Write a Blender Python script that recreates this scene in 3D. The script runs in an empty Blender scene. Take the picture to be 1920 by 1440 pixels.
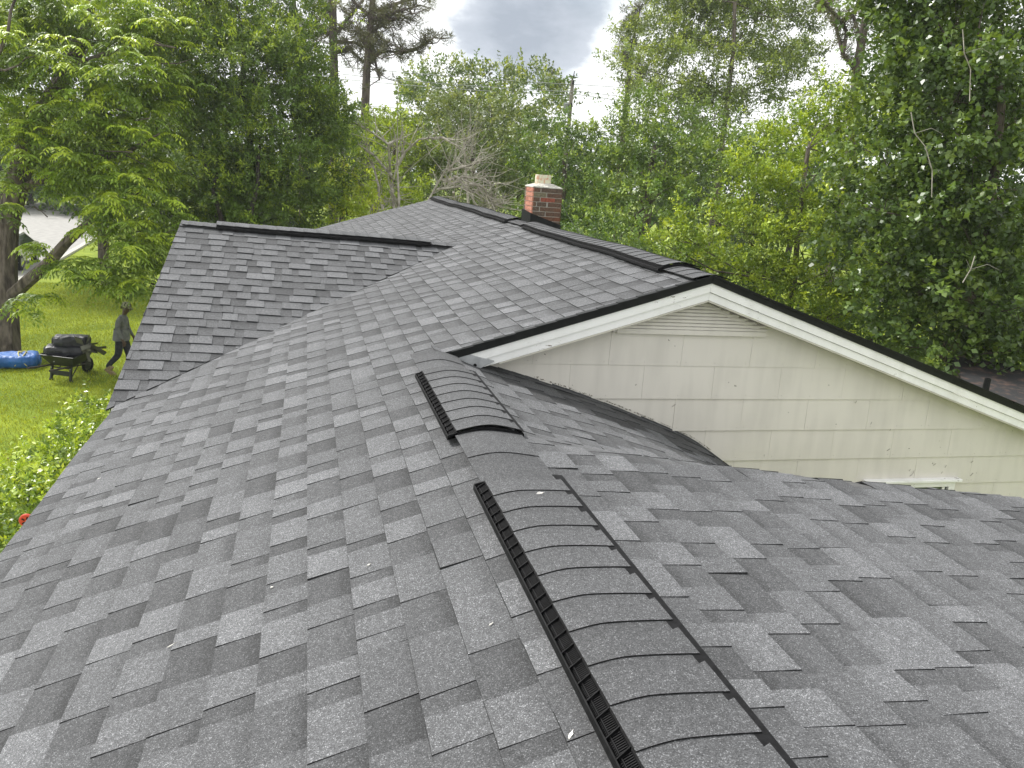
import bpy, math, random
import numpy as np
from mathutils import Vector, Matrix
rng = np.random.default_rng(7)
random.seed(7)
SC = bpy.context.scene
COL = SC.collection
# ------------------------------------------------------------------ camera
FPX = 1492.8
PITCH, ROLL, YAW = math.radians(14.664), math.radians(4.375), math.radians(15.078)
cp, sp, cy, sy = math.cos(PITCH), math.sin(PITCH), math.cos(YAW), math.sin(YAW)
FW = np.array([sy*cp, cy*cp, -sp]); R0 = np.array([cy, -sy, 0.0]); U0 = np.cross(R0, FW)
RT = math.cos(ROLL)*R0 + math.sin(ROLL)*U0
UP = -math.sin(ROLL)*R0 + math.cos(ROLL)*U0
cam = bpy.data.cameras.new('camera'); camo = bpy.data.objects.new('camera', cam); COL.objects.link(camo)
cam.sensor_width = 36.0; cam.lens = FPX/1920*36.0; cam.clip_start = 0.05; cam.clip_end = 2000
camo.matrix_world = Matrix(((RT[0], UP[0], -FW[0], 0), (RT[1], UP[1], -FW[1], 0), (RT[2], UP[2], -FW[2], 0), (0, 0, 0, 1)))
SC.camera = camo
# ------------------------------------------------------------------ world, sun, exposure
SUN_EL, SUN_AZ = math.radians(44), math.radians(-40)      # azimuth from +Y towards +X
SC.view_settings.view_transform = 'Standard'; SC.view_settings.look = 'None'
SC.view_settings.exposure = 0.56; SC.view_settings.gamma = 1.0; SC.view_settings.use_curve_mapping = False
w = bpy.data.worlds.new('World'); SC.world = w; w.use_nodes = True
nt = w.node_tree; nt.nodes.clear()
def N(nt, t, **kw):
    n = nt.nodes.new(t)
    for k, v in kw.items(): setattr(n, k, v)
    return n
def ramp(nt, stops, interp='LINEAR'):
    n = nt.nodes.new('ShaderNodeValToRGB'); cr = n.color_ramp; cr.interpolation = interp
    while len(cr.elements) < len(stops): cr.elements.new(0.5)
    for e, (p, c) in zip(cr.elements, stops):
        e.position = p; e.color = (*c, 1) if len(c) == 3 else c
    return n
out = N(nt, 'ShaderNodeOutputWorld'); bg = N(nt, 'ShaderNodeBackground')
sky = N(nt, 'ShaderNodeTexSky', sky_type='NISHITA', sun_disc=False)
sky.sun_elevation = SUN_EL; sky.sun_rotation = SUN_AZ; sky.air_density = 1.2; sky.dust_density = 2.0
skm = N(nt, 'ShaderNodeVectorMath', operation='SCALE'); skm.inputs['Scale'].default_value = 0.07
tc = N(nt, 'ShaderNodeTexCoord')
mp = N(nt, 'ShaderNodeMapping'); mp.inputs['Scale'].default_value = (1.0, 1.0, 2.2); mp.inputs['Location'].default_value = (0.35, 0.0, 0.15)
n1 = N(nt, 'ShaderNodeTexNoise'); n1.inputs['Scale'].default_value = 4.6; n1.inputs['Detail'].default_value = 7; n1.inputs['Roughness'].default_value = 0.55
nt.links.new(tc.outputs['Generated'], mp.inputs['Vector']); nt.links.new(mp.outputs[0], n1.inputs['Vector'])
# grey-bellied cumulus: bright cloud tops and blue-grey undersides
cr = ramp(nt, [(0.30, (0.30, 0.34, 0.40)), (0.44, (0.46, 0.50, 0.56)), (0.52, (0.86, 0.89, 0.91)), (0.60, (0.98, 0.99, 0.99))])
# one big grey cloud ahead, high over the trees
gdir = FW + RT*(1010-960)/FPX - UP*(-10-720)/FPX; gdir /= np.linalg.norm(gdir)
dotn = N(nt, 'ShaderNodeVectorMath', operation='DOT_PRODUCT'); dotn.inputs[1].default_value = tuple(gdir)
nt.links.new(tc.outputs['Generated'], dotn.inputs[0])
mr = N(nt, 'ShaderNodeMapRange'); mr.inputs['From Min'].default_value = 0.9915; mr.inputs['From Max'].default_value = 1.0; mr.inputs['To Min'].default_value = 0.16; mr.inputs['To Max'].default_value = -0.15
nt.links.new(dotn.outputs['Value'], mr.inputs['Value'])
ad = N(nt, 'ShaderNodeMath', operation='ADD'); nt.links.new(n1.outputs['Fac'], ad.inputs[0]); nt.links.new(mr.outputs[0], ad.inputs[1])
nt.links.new(ad.outputs[0], cr.inputs['Fac'])
n2 = N(nt, 'ShaderNodeTexNoise'); n2.inputs['Scale'].default_value = 2.0; n2.inputs['Detail'].default_value = 5
nt.links.new(mp.outputs[0], n2.inputs['Vector'])
cov = ramp(nt, [(0.30, (0.55,)*3), (0.42, (1,)*3)])
nt.links.new(n2.outputs['Fac'], cov.inputs['Fac'])
mx = N(nt, 'ShaderNodeMix', data_type='RGBA')
nt.links.new(cov.outputs[0], mx.inputs[0]); nt.links.new(sky.outputs[0], skm.inputs[0]); nt.links.new(skm.outputs[0], mx.inputs[6]); nt.links.new(cr.outputs[0], mx.inputs[7])
nt.links.new(mx.outputs[2], bg.inputs['Color']); bg.inputs['Strength'].default_value = 1.0
nt.links.new(bg.outputs[0], out.inputs['Surface'])
sl = bpy.data.lights.new('sun', 'SUN'); so = bpy.data.objects.new('sun', sl); COL.objects.link(so)
sl.energy = 4.0; sl.angle = math.radians(10); sl.color = (1.0, 0.97, 0.93)
sd = Vector((math.sin(SUN_AZ)*math.cos(SUN_EL), math.cos(SUN_AZ)*math.cos(SUN_EL), math.sin(SUN_EL)))
so.rotation_euler = sd.to_track_quat('Z', 'Y').to_euler(); so.location = (0, 0, 30)

# ------------------------------------------------------------------ helpers
ZG = -5.35
def ray(x, y): return FW + RT*(x-960)/FPX - UP*(y-720)/FPX
def PT(x, y, D): return ray(x, y)*D                       # point at depth D along the view
def onz(x, y, z): d = ray(x, y); return d*(z/d[2])
def ony(x, y, Y): d = ray(x, y); return d*(Y/d[1])
def onx(x, y, X): d = ray(x, y); return d*(X/d[0])
def project(p):
    p = np.asarray(p, float); D = p@FW
    return np.stack([960+FPX*(p@RT)/D, 720-FPX*(p@UP)/D, D], -1)
def tag(o, label=None, cat=None, group=None, kind=None):
    if label: o['label'] = label
    if cat: o['category'] = cat
    if group: o['group'] = group
    if kind: o['kind'] = kind
    return o
def empty(name, loc=(0, 0, 0), rz=0.0):
    o = bpy.data.objects.new(name, None); COL.objects.link(o); o.location = tuple(float(v) for v in loc); o.rotation_euler = (0, 0, rz)
    o.empty_display_size = 0.2
    return o
class MB:
    def __init__(s): s.v = []; s.f = []; s.c = []; s.m = []; s.mi = 0
    def add(s, vs, fs, col=None):
        b = len(s.v); s.v += [tuple(float(t) for t in p) for p in vs]; s.f += [tuple(b+i for i in f) for f in fs]
        s.c += [col or (1, 1, 1, 1)]*len(vs); s.m += [s.mi]*len(fs)
    def box(s, c, d, rot=None, col=None, taper=None):
        hx, hy, hz = d[0]/2, d[1]/2, d[2]/2
        vs = []
        for z in (-1, 1):
            k = 1 if (taper is None or z == 1) else taper
            for x, y in ((-1, -1), (1, -1), (1, 1), (-1, 1)):
                p = Vector((x*hx*k, y*hy*k, z*hz))
                if rot is not None: p = rot @ p
                vs.append((p[0]+c[0], p[1]+c[1], p[2]+c[2]))
        s.add(vs, [(0, 3, 2, 1), (4, 5, 6, 7), (0, 1, 5, 4), (1, 2, 6, 5), (2, 3, 7, 6), (3, 0, 4, 7)], col)
    def hexa(s, a, b, col=None):   # bottom 4 pts, top 4 pts
        s.add(list(a)+list(b), [(0, 3, 2, 1), (4, 5, 6, 7), (0, 1, 5, 4), (1, 2, 6, 5), (2, 3, 7, 6), (3, 0, 4, 7)], col)
    def tube(s, pts, rad, n=6, col=None, cap=True, wob=0.0):
        pts = [np.asarray(p, float) for p in pts]; vs = []; fs = []
        if np.isscalar(rad): rad = [rad]*len(pts)
        prev = None
        for i, p in enumerate(pts):
            t = pts[min(i+1, len(pts)-1)]-pts[max(i-1, 0)]; t = t/(np.linalg.norm(t)+1e-9)
            if prev is None:
                a = np.array([0, 0, 1.]) if abs(t[2]) < 0.9 else np.array([1., 0, 0])
            else: a = prev
            x = a-t*(a@t); x /= np.linalg.norm(x)+1e-9; prev = x; y = np.cross(t, x)
            for k in range(n):
                th = 2*math.pi*k/n; r = rad[i]*(1+(wob*math.sin(3.1*k+1.7*i) if wob else 0))
                vs.append(p+x*r*math.cos(th)+y*r*math.sin(th))
        for i in range(len(pts)-1):
            for k in range(n):
                a = i*n+k; b = i*n+(k+1) % n; fs.append((a, b, b+n, a+n))
        if cap:
            fs.append(tuple(range(n))[::-1]); fs.append(tuple((len(pts)-1)*n+k for k in range(n)))
        s.add(vs, fs, col)
    def lathe(s, c, prof, n=16, axis='Z', col=None):
        vs = []; fs = []
        for r, z in prof:
            for k in range(n):
                th = 2*math.pi*k/n; a, b = r*math.cos(th), r*math.sin(th)
                vs.append((c[0]+a, c[1]+b, c[2]+z) if axis == 'Z' else ((c[0]+z, c[1]+a, c[2]+b) if axis == 'X' else (c[0]+a, c[1]+z, c[2]+b)))
        for i in range(len(prof)-1):
            for k in range(n):
                a = i*n+k; b = i*n+(k+1) % n; fs.append((a, b, b+n, a+n))
        fs.append(tuple(range(n))[::-1]); fs.append(tuple((len(prof)-1)*n+k for k in range(n)))
        s.add(vs, fs, col)
    def build(s, name, mat, parent=None, smooth=False, attr=True, origin=None):
        v = np.array(s.v, float)
        if origin is None: origin = (0, 0, 0)
        if any(origin): v = v-np.array(origin)
        me = bpy.data.meshes.new(name); me.from_pydata(v.tolist(), [], s.f)
        for m in (mat if isinstance(mat, (list, tuple)) else [mat]): me.materials.append(m)
        if isinstance(mat, (list, tuple)): me.polygons.foreach_set('material_index', s.m)
        if attr:
            a = me.attributes.new('tone', 'FLOAT_COLOR', 'POINT'); a.data.foreach_set('color', np.array(s.c, np.float32).ravel())
        if smooth: me.polygons.foreach_set('use_smooth', [True]*len(me.polygons))
        me.update()
        o = bpy.data.objects.new(name, me); COL.objects.link(o)
        o.location = tuple(float(t) for t in origin)
        if parent is not None:
            o.parent = parent
            ploc = world_loc(parent); o.location = tuple(float(origin[i]-ploc[i]) for i in range(3))
        return o
def world_loc(o):
    l = np.zeros(3)
    while o is not None: l += np.array(o.location); o = o.parent
    return l
def bevel(o, wd=0.005, seg=1):
    m = o.modifiers.new('bevel', 'BEVEL'); m.width = wd; m.segments = seg; m.limit_method = 'ANGLE'; return o

# ------------------------------------------------------------------ materials
def mat(name, base=(0.5, 0.5, 0.5), rough=0.7, metal=0.0, spec=0.5):
    m = bpy.data.materials.new(name); m.use_nodes = True
    b = m.node_tree.nodes['Principled BSDF']; b.inputs['Base Color'].default_value = (*base, 1); b.inputs['Roughness'].default_value = rough
    b.inputs['Metallic'].default_value = metal; b.inputs['Specular IOR Level'].default_value = spec
    return m, m.node_tree, b
def noisy(name, c1, c2, scale=8, rough=0.7, detail=4, bump=0.0, bscale=None, metal=0.0, spec=0.5, lo=0.35, hi=0.65, stretch=None):
    m, t, b = mat(name, c1, rough, metal, spec)
    g = N(t, 'ShaderNodeNewGeometry'); n = N(t, 'ShaderNodeTexNoise'); n.inputs['Scale'].default_value = scale; n.inputs['Detail'].default_value = detail
    src = g.outputs['Position']
    if stretch:
        mp = N(t, 'ShaderNodeMapping'); mp.inputs['Scale'].default_value = stretch; t.links.new(src, mp.inputs[0]); src = mp.outputs[0]
    t.links.new(src, n.inputs['Vector'])
    r = ramp(t, [(lo, c1), (hi, c2)]); t.links.new(n.outputs['Fac'], r.inputs[0]); t.links.new(r.outputs[0], b.inputs['Base Color'])
    if bump:
        n2 = N(t, 'ShaderNodeTexNoise'); n2.inputs['Scale'].default_value = bscale or scale*3; n2.inputs['Detail'].default_value = 5
        t.links.new(src, n2.inputs['Vector'])
        bp = N(t, 'ShaderNodeBump'); bp.inputs['Strength'].default_value = 1; bp.inputs['Distance'].default_value = bump
        t.links.new(n2.outputs['Fac'], bp.inputs['Height']); t.links.new(bp.outputs[0], b.inputs['Normal'])
    return m
def math_(t, op, a, b=None, c=None):
    n = N(t, 'ShaderNodeMath', operation=op)
    for i, v in enumerate((a, b, c)):
        if v is None: continue
        if isinstance(v, (int, float)): n.inputs[i].default_value = v
        else: t.links.new(v, n.inputs[i])
    return n.outputs[0]
def shingle_mat(name, tint=(1.0, 0.995, 1.0), gain=1.0):
    m, t, b = mat(name, rough=0.88, spec=0.35)
    at = N(t, 'ShaderNodeAttribute', attribute_name='tone'); sep = N(t, 'ShaderNodeSeparateColor'); t.links.new(at.outputs['Color'], sep.inputs[0])
    g = N(t, 'ShaderNodeNewGeometry')
    def nz(s, d=2, r=0.5):
        n = N(t, 'ShaderNodeTexNoise'); n.inputs['Scale'].default_value = s; n.inputs['Detail'].default_value = d; n.inputs['Roughness'].default_value = r
        t.links.new(g.outputs['Position'], n.inputs['Vector']); return n.outputs['Fac']
    fine = nz(330, 1.0, 0.7); med = nz(60, 3); big = nz(1.3, 3)
    vo = N(t, 'ShaderNodeTexVoronoi'); vo.inputs['Scale'].default_value = 420; t.links.new(g.outputs['Position'], vo.inputs['Vector'])
    vs = N(t, 'ShaderNodeSeparateColor'); t.links.new(vo.outputs['Color'], vs.inputs[0])
    gran = ramp(t, [(0.0, (0.50,)*3), (0.5, (0.88,)*3), (0.84, (1.05,)*3), (0.93, (1.6,)*3), (1.0, (2.5,)*3)]); t.links.new(vs.outputs[0], gran.inputs[0])
    f1 = math_(t, 'MULTIPLY_ADD', fine, 1.5, 0.25)
    f2 = math_(t, 'MULTIPLY_ADD', med, 0.9, 0.55)
    f3 = math_(t, 'MULTIPLY_ADD', big, 0.5, 0.75)
    # printed shadow band near the hidden top edge of the darker laps (V in green, strength in blue)
    band = N(t, 'ShaderNodeMapRange', interpolation_type='SMOOTHSTEP'); band.inputs['From Min'].default_value = 0.05; band.inputs['From Max'].default_value = 0.55
    band.inputs['To Min'].default_value = 1.0; band.inputs['To Max'].default_value = 0.0; t.links.new(sep.outputs[1], band.inputs[0])
    bm = math_(t, 'MULTIPLY', band.outputs[0], sep.outputs[2]); bm = math_(t, 'MULTIPLY_ADD', bm, -0.42, 1.0)
    v = math_(t, 'MULTIPLY', f1, f2); v = math_(t, 'MULTIPLY', v, f3); v = math_(t, 'MULTIPLY', v, sep.outputs[0]); v = math_(t, 'MULTIPLY', v, bm)
    v = math_(t, 'MULTIPLY', v, gran.outputs[0]); v = math_(t, 'MULTIPLY', v, gain)
    cc = N(t, 'ShaderNodeVectorMath', operation='SCALE'); cc.inputs[0].default_value = tint; t.links.new(v, cc.inputs['Scale'])
    t.links.new(cc.outputs[0], b.inputs['Base Color'])
    bp = N(t, 'ShaderNodeBump'); bp.inputs['Distance'].default_value = 0.0012; t.links.new(vs.outputs[0], bp.inputs['Height']); t.links.new(bp.outputs[0], b.inputs['Normal'])
    return m
M = {}
M['shingle'] = shingle_mat('asphalt_shingle', (0.968, 0.988, 1.03), 0.67)
M['black'] = noisy('black_plastic', (0.006, 0.006, 0.0065), (0.012, 0.012, 0.013), 40, 0.7, bump=0.0006, bscale=200, spec=0.12)
M['deck'] = noisy('roof_deck', (0.05, 0.05, 0.05), (0.08, 0.08, 0.08), 20, 0.9)
M['flange'] = noisy('flange', (0.13, 0.13, 0.135), (0.19, 0.19, 0.19), 60, 0.7)
def leaf_mat(name, rough=0.5, trans=0.35, spec=0.5):
    m = bpy.data.materials.new(name); m.use_nodes = True; t = m.node_tree; b = t.nodes['Principled BSDF']; o = t.nodes['Material Output']
    at = N(t, 'ShaderNodeAttribute', attribute_name='tone'); t.links.new(at.outputs['Color'], b.inputs['Base Color'])
    b.inputs['Roughness'].default_value = rough; b.inputs['Specular IOR Level'].default_value = spec
    tr = N(t, 'ShaderNodeBsdfTranslucent'); sc = N(t, 'ShaderNodeMix', data_type='RGBA', blend_type='MULTIPLY'); sc.inputs[0].default_value = 1
    t.links.new(at.outputs['Color'], sc.inputs[6]); sc.inputs[7].default_value = (1.35, 1.25, 0.55, 1); t.links.new(sc.outputs[2], tr.inputs['Color'])
    mx = N(t, 'ShaderNodeMixShader'); mx.inputs[0].default_value = trans
    t.links.new(b.outputs[0], mx.inputs[1]); t.links.new(tr.outputs[0], mx.inputs[2]); t.links.new(mx.outputs[0], o.inputs['Surface'])
    return m
M['leaf'] = leaf_mat('leaf', 0.48, 0.27, 0.4)
M['leaf_gloss'] = leaf_mat('leaf_glossy', 0.36, 0.26, 0.5)
M['needle'] = leaf_mat('needle', 0.6, 0.2, 0.3)
M['bark'] = noisy('bark', (0.045, 0.036, 0.028), (0.16, 0.135, 0.11), 9, 0.9, 6, bump=0.03, bscale=14, stretch=(1, 1, 0.18), spec=0.2)
M['bark_dark'] = noisy('bark_dark', (0.02, 0.018, 0.015), (0.06, 0.052, 0.045), 8, 0.9, 6, bump=0.02, bscale=12, stretch=(1, 1, 0.3), spec=0.2)
M['bark_pine'] = noisy('bark_pine', (0.05, 0.04, 0.035), (0.13, 0.105, 0.09), 5, 0.9, 6, bump=0.03, bscale=8, stretch=(1, 1, 0.3), spec=0.2)
M['deadwood'] = noisy('deadwood', (0.22, 0.20, 0.17), (0.42, 0.39, 0.34), 6, 0.85, spec=0.2)

# ------------------------------------------------------------------ roof surfaces
XA, ZA = 0.79, -1.10
XB, ZB = 2.65, -0.562
YF, YW, YEND = 4.87, 5.02, 16.95
def sst(a, b, x):
    t = np.clip((np.asarray(x, float)-a)/(b-a), 0, 1); return t*t*(3-2*t)
def wav(x, y): return 0.004*np.sin(1.9*y+0.7*x)+0.003*np.sin(4.3*y-1.1)+0.003*np.sin(3.1*x+y)
def HL(x, y):
    s = 0.052*(1-0.85*sst(3.0, 5.2, y)); k = np.where(x < XA, np.clip((x+1.33)/2.12, 0, 1), np.clip(1-(x-XA)/1.86, 0, 1))
    return ZB-0.32*(XB-x)+s*k+wav(x, y)-0.012*sst(11, 16.9, y)
def HR(x, y):
    s = sst(3.0, 3.6, y)
    near = ZA-0.11*(x-XA)+0.010*np.sin((np.asarray(x)-XA)*1.1)
    far_ = np.interp(x, [.79, .95, 1.12, 1.27, 1.695, 2.10, 2.53, 2.76, 2.975, 3.2], [-1.112, -1.170, -1.238, -1.276, -1.396, -1.529, -1.694, -1.795, -1.931, -2.08])+.006
    return near*(1-s)+far_*s+wav(x, y)*0.7
P1 = np.array([1.76, 9.46, -0.848]); P2 = np.array([-1.34, 6.06, -1.838]); P3 = ony(340, 415, 9.4)
nC = np.cross(P2-P1, P3-P1)
def HC(x, y): return P1[2]-(nC[0]*(x-P1[0])+nC[1]*(y-P1[1]))/nC[2]+0.6*wav(y, x)
P2b = np.array([P1[0]+(P2[0]-P1[0]), 12.75, P2[2]])
def HCb(x, y): return P1[2]-0.30*(y-(P1[1]+(P3[1]-P1[1])*(x-P1[0])/(P3[0]-P1[0])))
def HBR(x, y): return ZB-0.32*(x-XB)+wav(x, y)
def clip_poly(poly, n, c):   # keep n.p <= c ; poly list of (x,y,v)
    out = []
    for i in range(len(poly)):
        a, b = poly[i], poly[(i+1) % len(poly)]
        da = n[0]*a[0]+n[1]*a[1]-c; db = n[0]*b[0]+n[1]*b[1]-c
        if da <= 0: out.append(a)
        if (da < 0 < db) or (db < 0 < da):
            t = da/(da-db); out.append(tuple(a[k]+(b[k]-a[k])*t for k in range(3)))
    return out
house = empty('house', (1.5, 8.0, ZG))
tag(house, 'single storey house with grey shingle roof and pale cream gable siding', 'house')
HLOC = np.array([1.5, 8.0, ZG])
pieces = []   # (verts, faces, cols, centre)
def shingle_field(H, o, ea, eb, a0, a1, nb, step, clips, seed, b_start=0.0, slope_len=0.143, raise_s=1.0):
    """courses run along ea, go down-slope along eb"""
    o = np.array(o, float); ea = np.array(ea, float); eb = np.array(eb, float)
    for i in range(nb):
        r = np.random.default_rng(seed*1000+i)
        bt, bb = b_start+i*step, b_start+(i+1)*step
        a = a0-r.uniform(0, 0.3); raised = False
        droop = r.uniform(-0.002, 0.002)
        while a < a1:
            raised = not raised
            wd = r.choice([0.10, 0.14, 0.17, 0.20, 0.24] if raised else [0.07, 0.10, 0.13, 0.17, 0.21])*r.uniform(0.9, 1.1)
            tn = r.choice([0.228, 0.202, 0.182, 0.160], p=[.16, .3, .32, .22]) if raised else r.choice([0.112, 0.130, 0.148, 0.172], p=[.3, .3, .25, .15])
            tn *= r.uniform(0.94, 1.06); bs = r.uniform(0.1, 0.5) if raised else r.uniform(0.5, 1.0)
            th = (0.0044+r.uniform(0, .001)) if raised else 0.0016
            th *= raise_s
            sk = r.uniform(-0.004, 0.004) if raised else 0
            if r.random() < 0.02: th += 0.004
            p0, p1 = a, a+wd-0.0006
            q = []
            eo = 0.006     # slips under the course above
            jit = droop+r.uniform(-0.0008, 0.0008)
            for (aa, bbv, v) in ((p0+sk, bt-eo, 0.0), (p1-sk, bt-eo, 0.0), (p1, bb+jit, 1.0), (p0, bb+jit, 1.0)):
                p = o+ea*aa+eb*bbv; q.append((p[0], p[1], v))
            a += wd
            for cn, cc in clips:
                q = clip_poly(q, cn, cc)
                if len(q) < 3: break
            if len(q) < 3: continue
            q = np.array(q); x, y, v = q[:, 0], q[:, 1], q[:, 2]
            area = 0.5*abs(np.dot(x, np.roll(y, -1))-np.dot(y, np.roll(x, -1)))
            if area < 2e-4: continue
            h = H(x, y); n = len(q)
            lo = h-0.004+0*v
            hi = h+0.0012+(0.0026+th)*v+th*0.55*(1-v)*0+th*(v > 0.5)*0
            hi = h+0.0008+th*(0.25+0.75*v)+0.0018*v
            if seed == 2 and q[:, 1].mean() > 4.52+r.uniform(-.16, .16) and q[:, 0].mean() > 1.0: tn *= .52   # darker tabs in a ragged band along the gable wall
            vs = [(x[k], y[k], lo[k]) for k in range(n)]+[(x[k], y[k], hi[k]) for k in range(n)]
            vs += vs[n:]          # separate top ring keeps side colour darker edge independent
            cross = (q[1, 0]-q[0, 0])*(q[2, 1]-q[1, 1])-(q[1, 1]-q[0, 1])*(q[2, 0]-q[1, 0])
            top = tuple(range(2*n, 3*n)); sides = [(k, (k+1) % n, n+(k+1) % n, n+k) for k in range(n)]
            if cross < 0: top = top[::-1]; sides = [f[::-1] for f in sides]
            fs = [top]+sides
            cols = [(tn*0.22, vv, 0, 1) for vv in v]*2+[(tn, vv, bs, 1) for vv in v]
            c = np.array([x.mean(), y.mean(), h.mean()])
            pieces.append((vs, fs, cols, c, area))
S = 0.1365
v1n = np.array([P1[1]-P2[1], -(P1[0]-P2[0])]); v1n = np.array([-(P1[1]-P2[1]), (P1[0]-P2[0])]); v1c = v1n@P1[:2]   # y below valley line kept
v2n = -np.array([-(P1[1]-P2b[1]), (P1[0]-P2b[0])]); v2c = v2n@P1[:2]
nLf = 30; oL = (XB+0.02, 0)
XBst = 0.0125+S*20      # course edge lines up with the photographed one
Lk = dict(ea=(0, 1), eb=(-1, 0), step=S, seed=1)
for clips in ([((1, 0), XA), (v1n, v1c)], [((-1, 0), -XA), ((1, 0), P1[0]), ((0, -1), -YF), (v1n, v1c)],
              [((-1, 0), -P1[0]), ((1, 0), XB), ((0, -1), -YF), ((0, 1), YEND)], [((1, 0), P1[0]), (v2n, v2c), ((0, 1), YEND)]):
    ymin = -0.3 if clips[0][1] == XA else 4.0
    shingle_field(HL, (XBst, 0), Lk['ea'], Lk['eb'], -0.7, YEND+0.2, 30, S, clips+[((-1, 0), 1.335)], 1)
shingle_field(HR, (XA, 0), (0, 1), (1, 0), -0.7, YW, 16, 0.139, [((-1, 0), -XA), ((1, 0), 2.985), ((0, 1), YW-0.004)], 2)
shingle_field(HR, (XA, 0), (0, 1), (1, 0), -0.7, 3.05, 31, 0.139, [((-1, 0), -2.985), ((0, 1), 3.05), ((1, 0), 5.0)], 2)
ec = (P3-P1)[:2]; ec = ec/np.linalg.norm(ec); ed = np.array([ec[1], -ec[0]]); ed = ed if ed[1] < 0 else -ed
rk = np.array([P2[0]-0.045, P2[1]+0.05])-P3[:2]; rn = np.array([-rk[1], rk[0]]); rn = rn if rn@(P1[:2]-P3[:2]) < 0 else -rn
shingle_field(HC, P1[:2], ec, ed, -0.3, 3.4, 27, S, [(-v1n, -v1c), (rn, rn@P3[:2])], 3, raise_s=1.8)
shingle_field(HBR, (XB, 0), (0, 1), (1, 0), YF-0.3, YEND, 29, S, [((0, -1), -YF), ((0, 1), YEND)], 4)
# roof body under the shingles (joined surface grids, with a fascia depth)
def surf(mb, H, xs, ys, keep, dz=-0.006):
    vs = {}
    def vid(i, j):
        if (i, j) not in vs:
            vs[(i, j)] = len(vl); vl.append((xs[i], ys[j], float(H(xs[i], ys[j]))+dz))
        return vs[(i, j)]
    vl = []; fl = []
    for i in range(len(xs)-1):
        for j in range(len(ys)-1):
            cx, cy_ = (xs[i]+xs[i+1])/2, (ys[j]+ys[j+1])/2
            if keep(cx, cy_): fl.append((vid(i, j), vid(i+1, j), vid(i+1, j+1), vid(i, j+1)))
    mb.add(vl, fl, (0.1, 0.5, 0, 1))
mb = MB()
surf(mb, HL, np.linspace(-1.30, XA, 22), np.linspace(-0.7, YEND, 90), lambda x, y: v1n@np.array([x, y]) < v1c+0.25 or v2n@np.array([x, y]) < v2c)
surf(mb, HL, np.linspace(XA, XB, 15), np.linspace(YF+0.01, YEND, 70), lambda x, y: v1n@np.array([x, y]) < v1c+0.25 or v2n@np.array([x, y]) < v2c or x > P1[0])
surf(mb, HR, np.linspace(XA, 2.975, 20), np.linspace(-0.7, YW, 60), lambda x, y: True)
surf(mb, HR, np.linspace(2.975, 4.99, 10), np.linspace(-0.7, 3.04, 20), lambda x, y: True)
surf(mb, HBR, np.linspace(XB, 6.6, 20), np.linspace(YF+0.01, YEND, 20), lambda x, y: True)
roof = mb.build('roof', M['deck'], house)
mb = MB()
cor = [P1, P3, P2+np.array([-0.04, 0.05, 0])]
mb.add([tuple(c+np.array([0, 0, -0.012])) for c in cor]+[tuple(c+np.array([0, 0, -0.10])) for c in cor], [(0, 1, 2), (5, 4, 3), (0, 3, 4, 1), (1, 4, 5, 2), (2, 5, 3, 0)])
P3b = np.array([P3[0], 12.6, HCb(P3[0], 12.6)])
mb.add([tuple(P1), tuple(P3), tuple(P3b), tuple(P3-np.array([0, 0, .1])), tuple(P3b-np.array([0, 0, .1]))], [(0, 2, 1), (1, 2, 4, 3)])
wroof = mb.build('wing_roof', M['deck'], house)
# sort pieces by apparent size, nearest 300 in view become sub-parts
PC = np.array([p[3] for p in pieces]); ar = np.array([p[4] for p in pieces])
pr = project(PC); infr = (pr[:, 2] > 0.3) & (pr[:, 0] > 10) & (pr[:, 0] < 1910) & (pr[:, 1] < 1430) & (pr[:, 1] > 0)
vis = infr & ~((PC[:, 0] > XB) & (PC[:, 1] > YF))
score = np.where(vis, ar/np.maximum(pr[:, 2], .3)**2, 0); order = np.argsort(-score); own = set(order[:300].tolist())
rest = MB()
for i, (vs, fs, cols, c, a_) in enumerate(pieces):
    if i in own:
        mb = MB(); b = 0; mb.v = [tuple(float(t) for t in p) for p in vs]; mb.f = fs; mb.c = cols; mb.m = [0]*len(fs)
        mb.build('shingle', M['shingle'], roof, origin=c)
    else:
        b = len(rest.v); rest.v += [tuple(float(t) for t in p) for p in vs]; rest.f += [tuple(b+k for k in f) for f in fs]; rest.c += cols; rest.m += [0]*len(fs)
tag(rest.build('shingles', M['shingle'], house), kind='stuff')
print('pieces', len(pieces))

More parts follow.
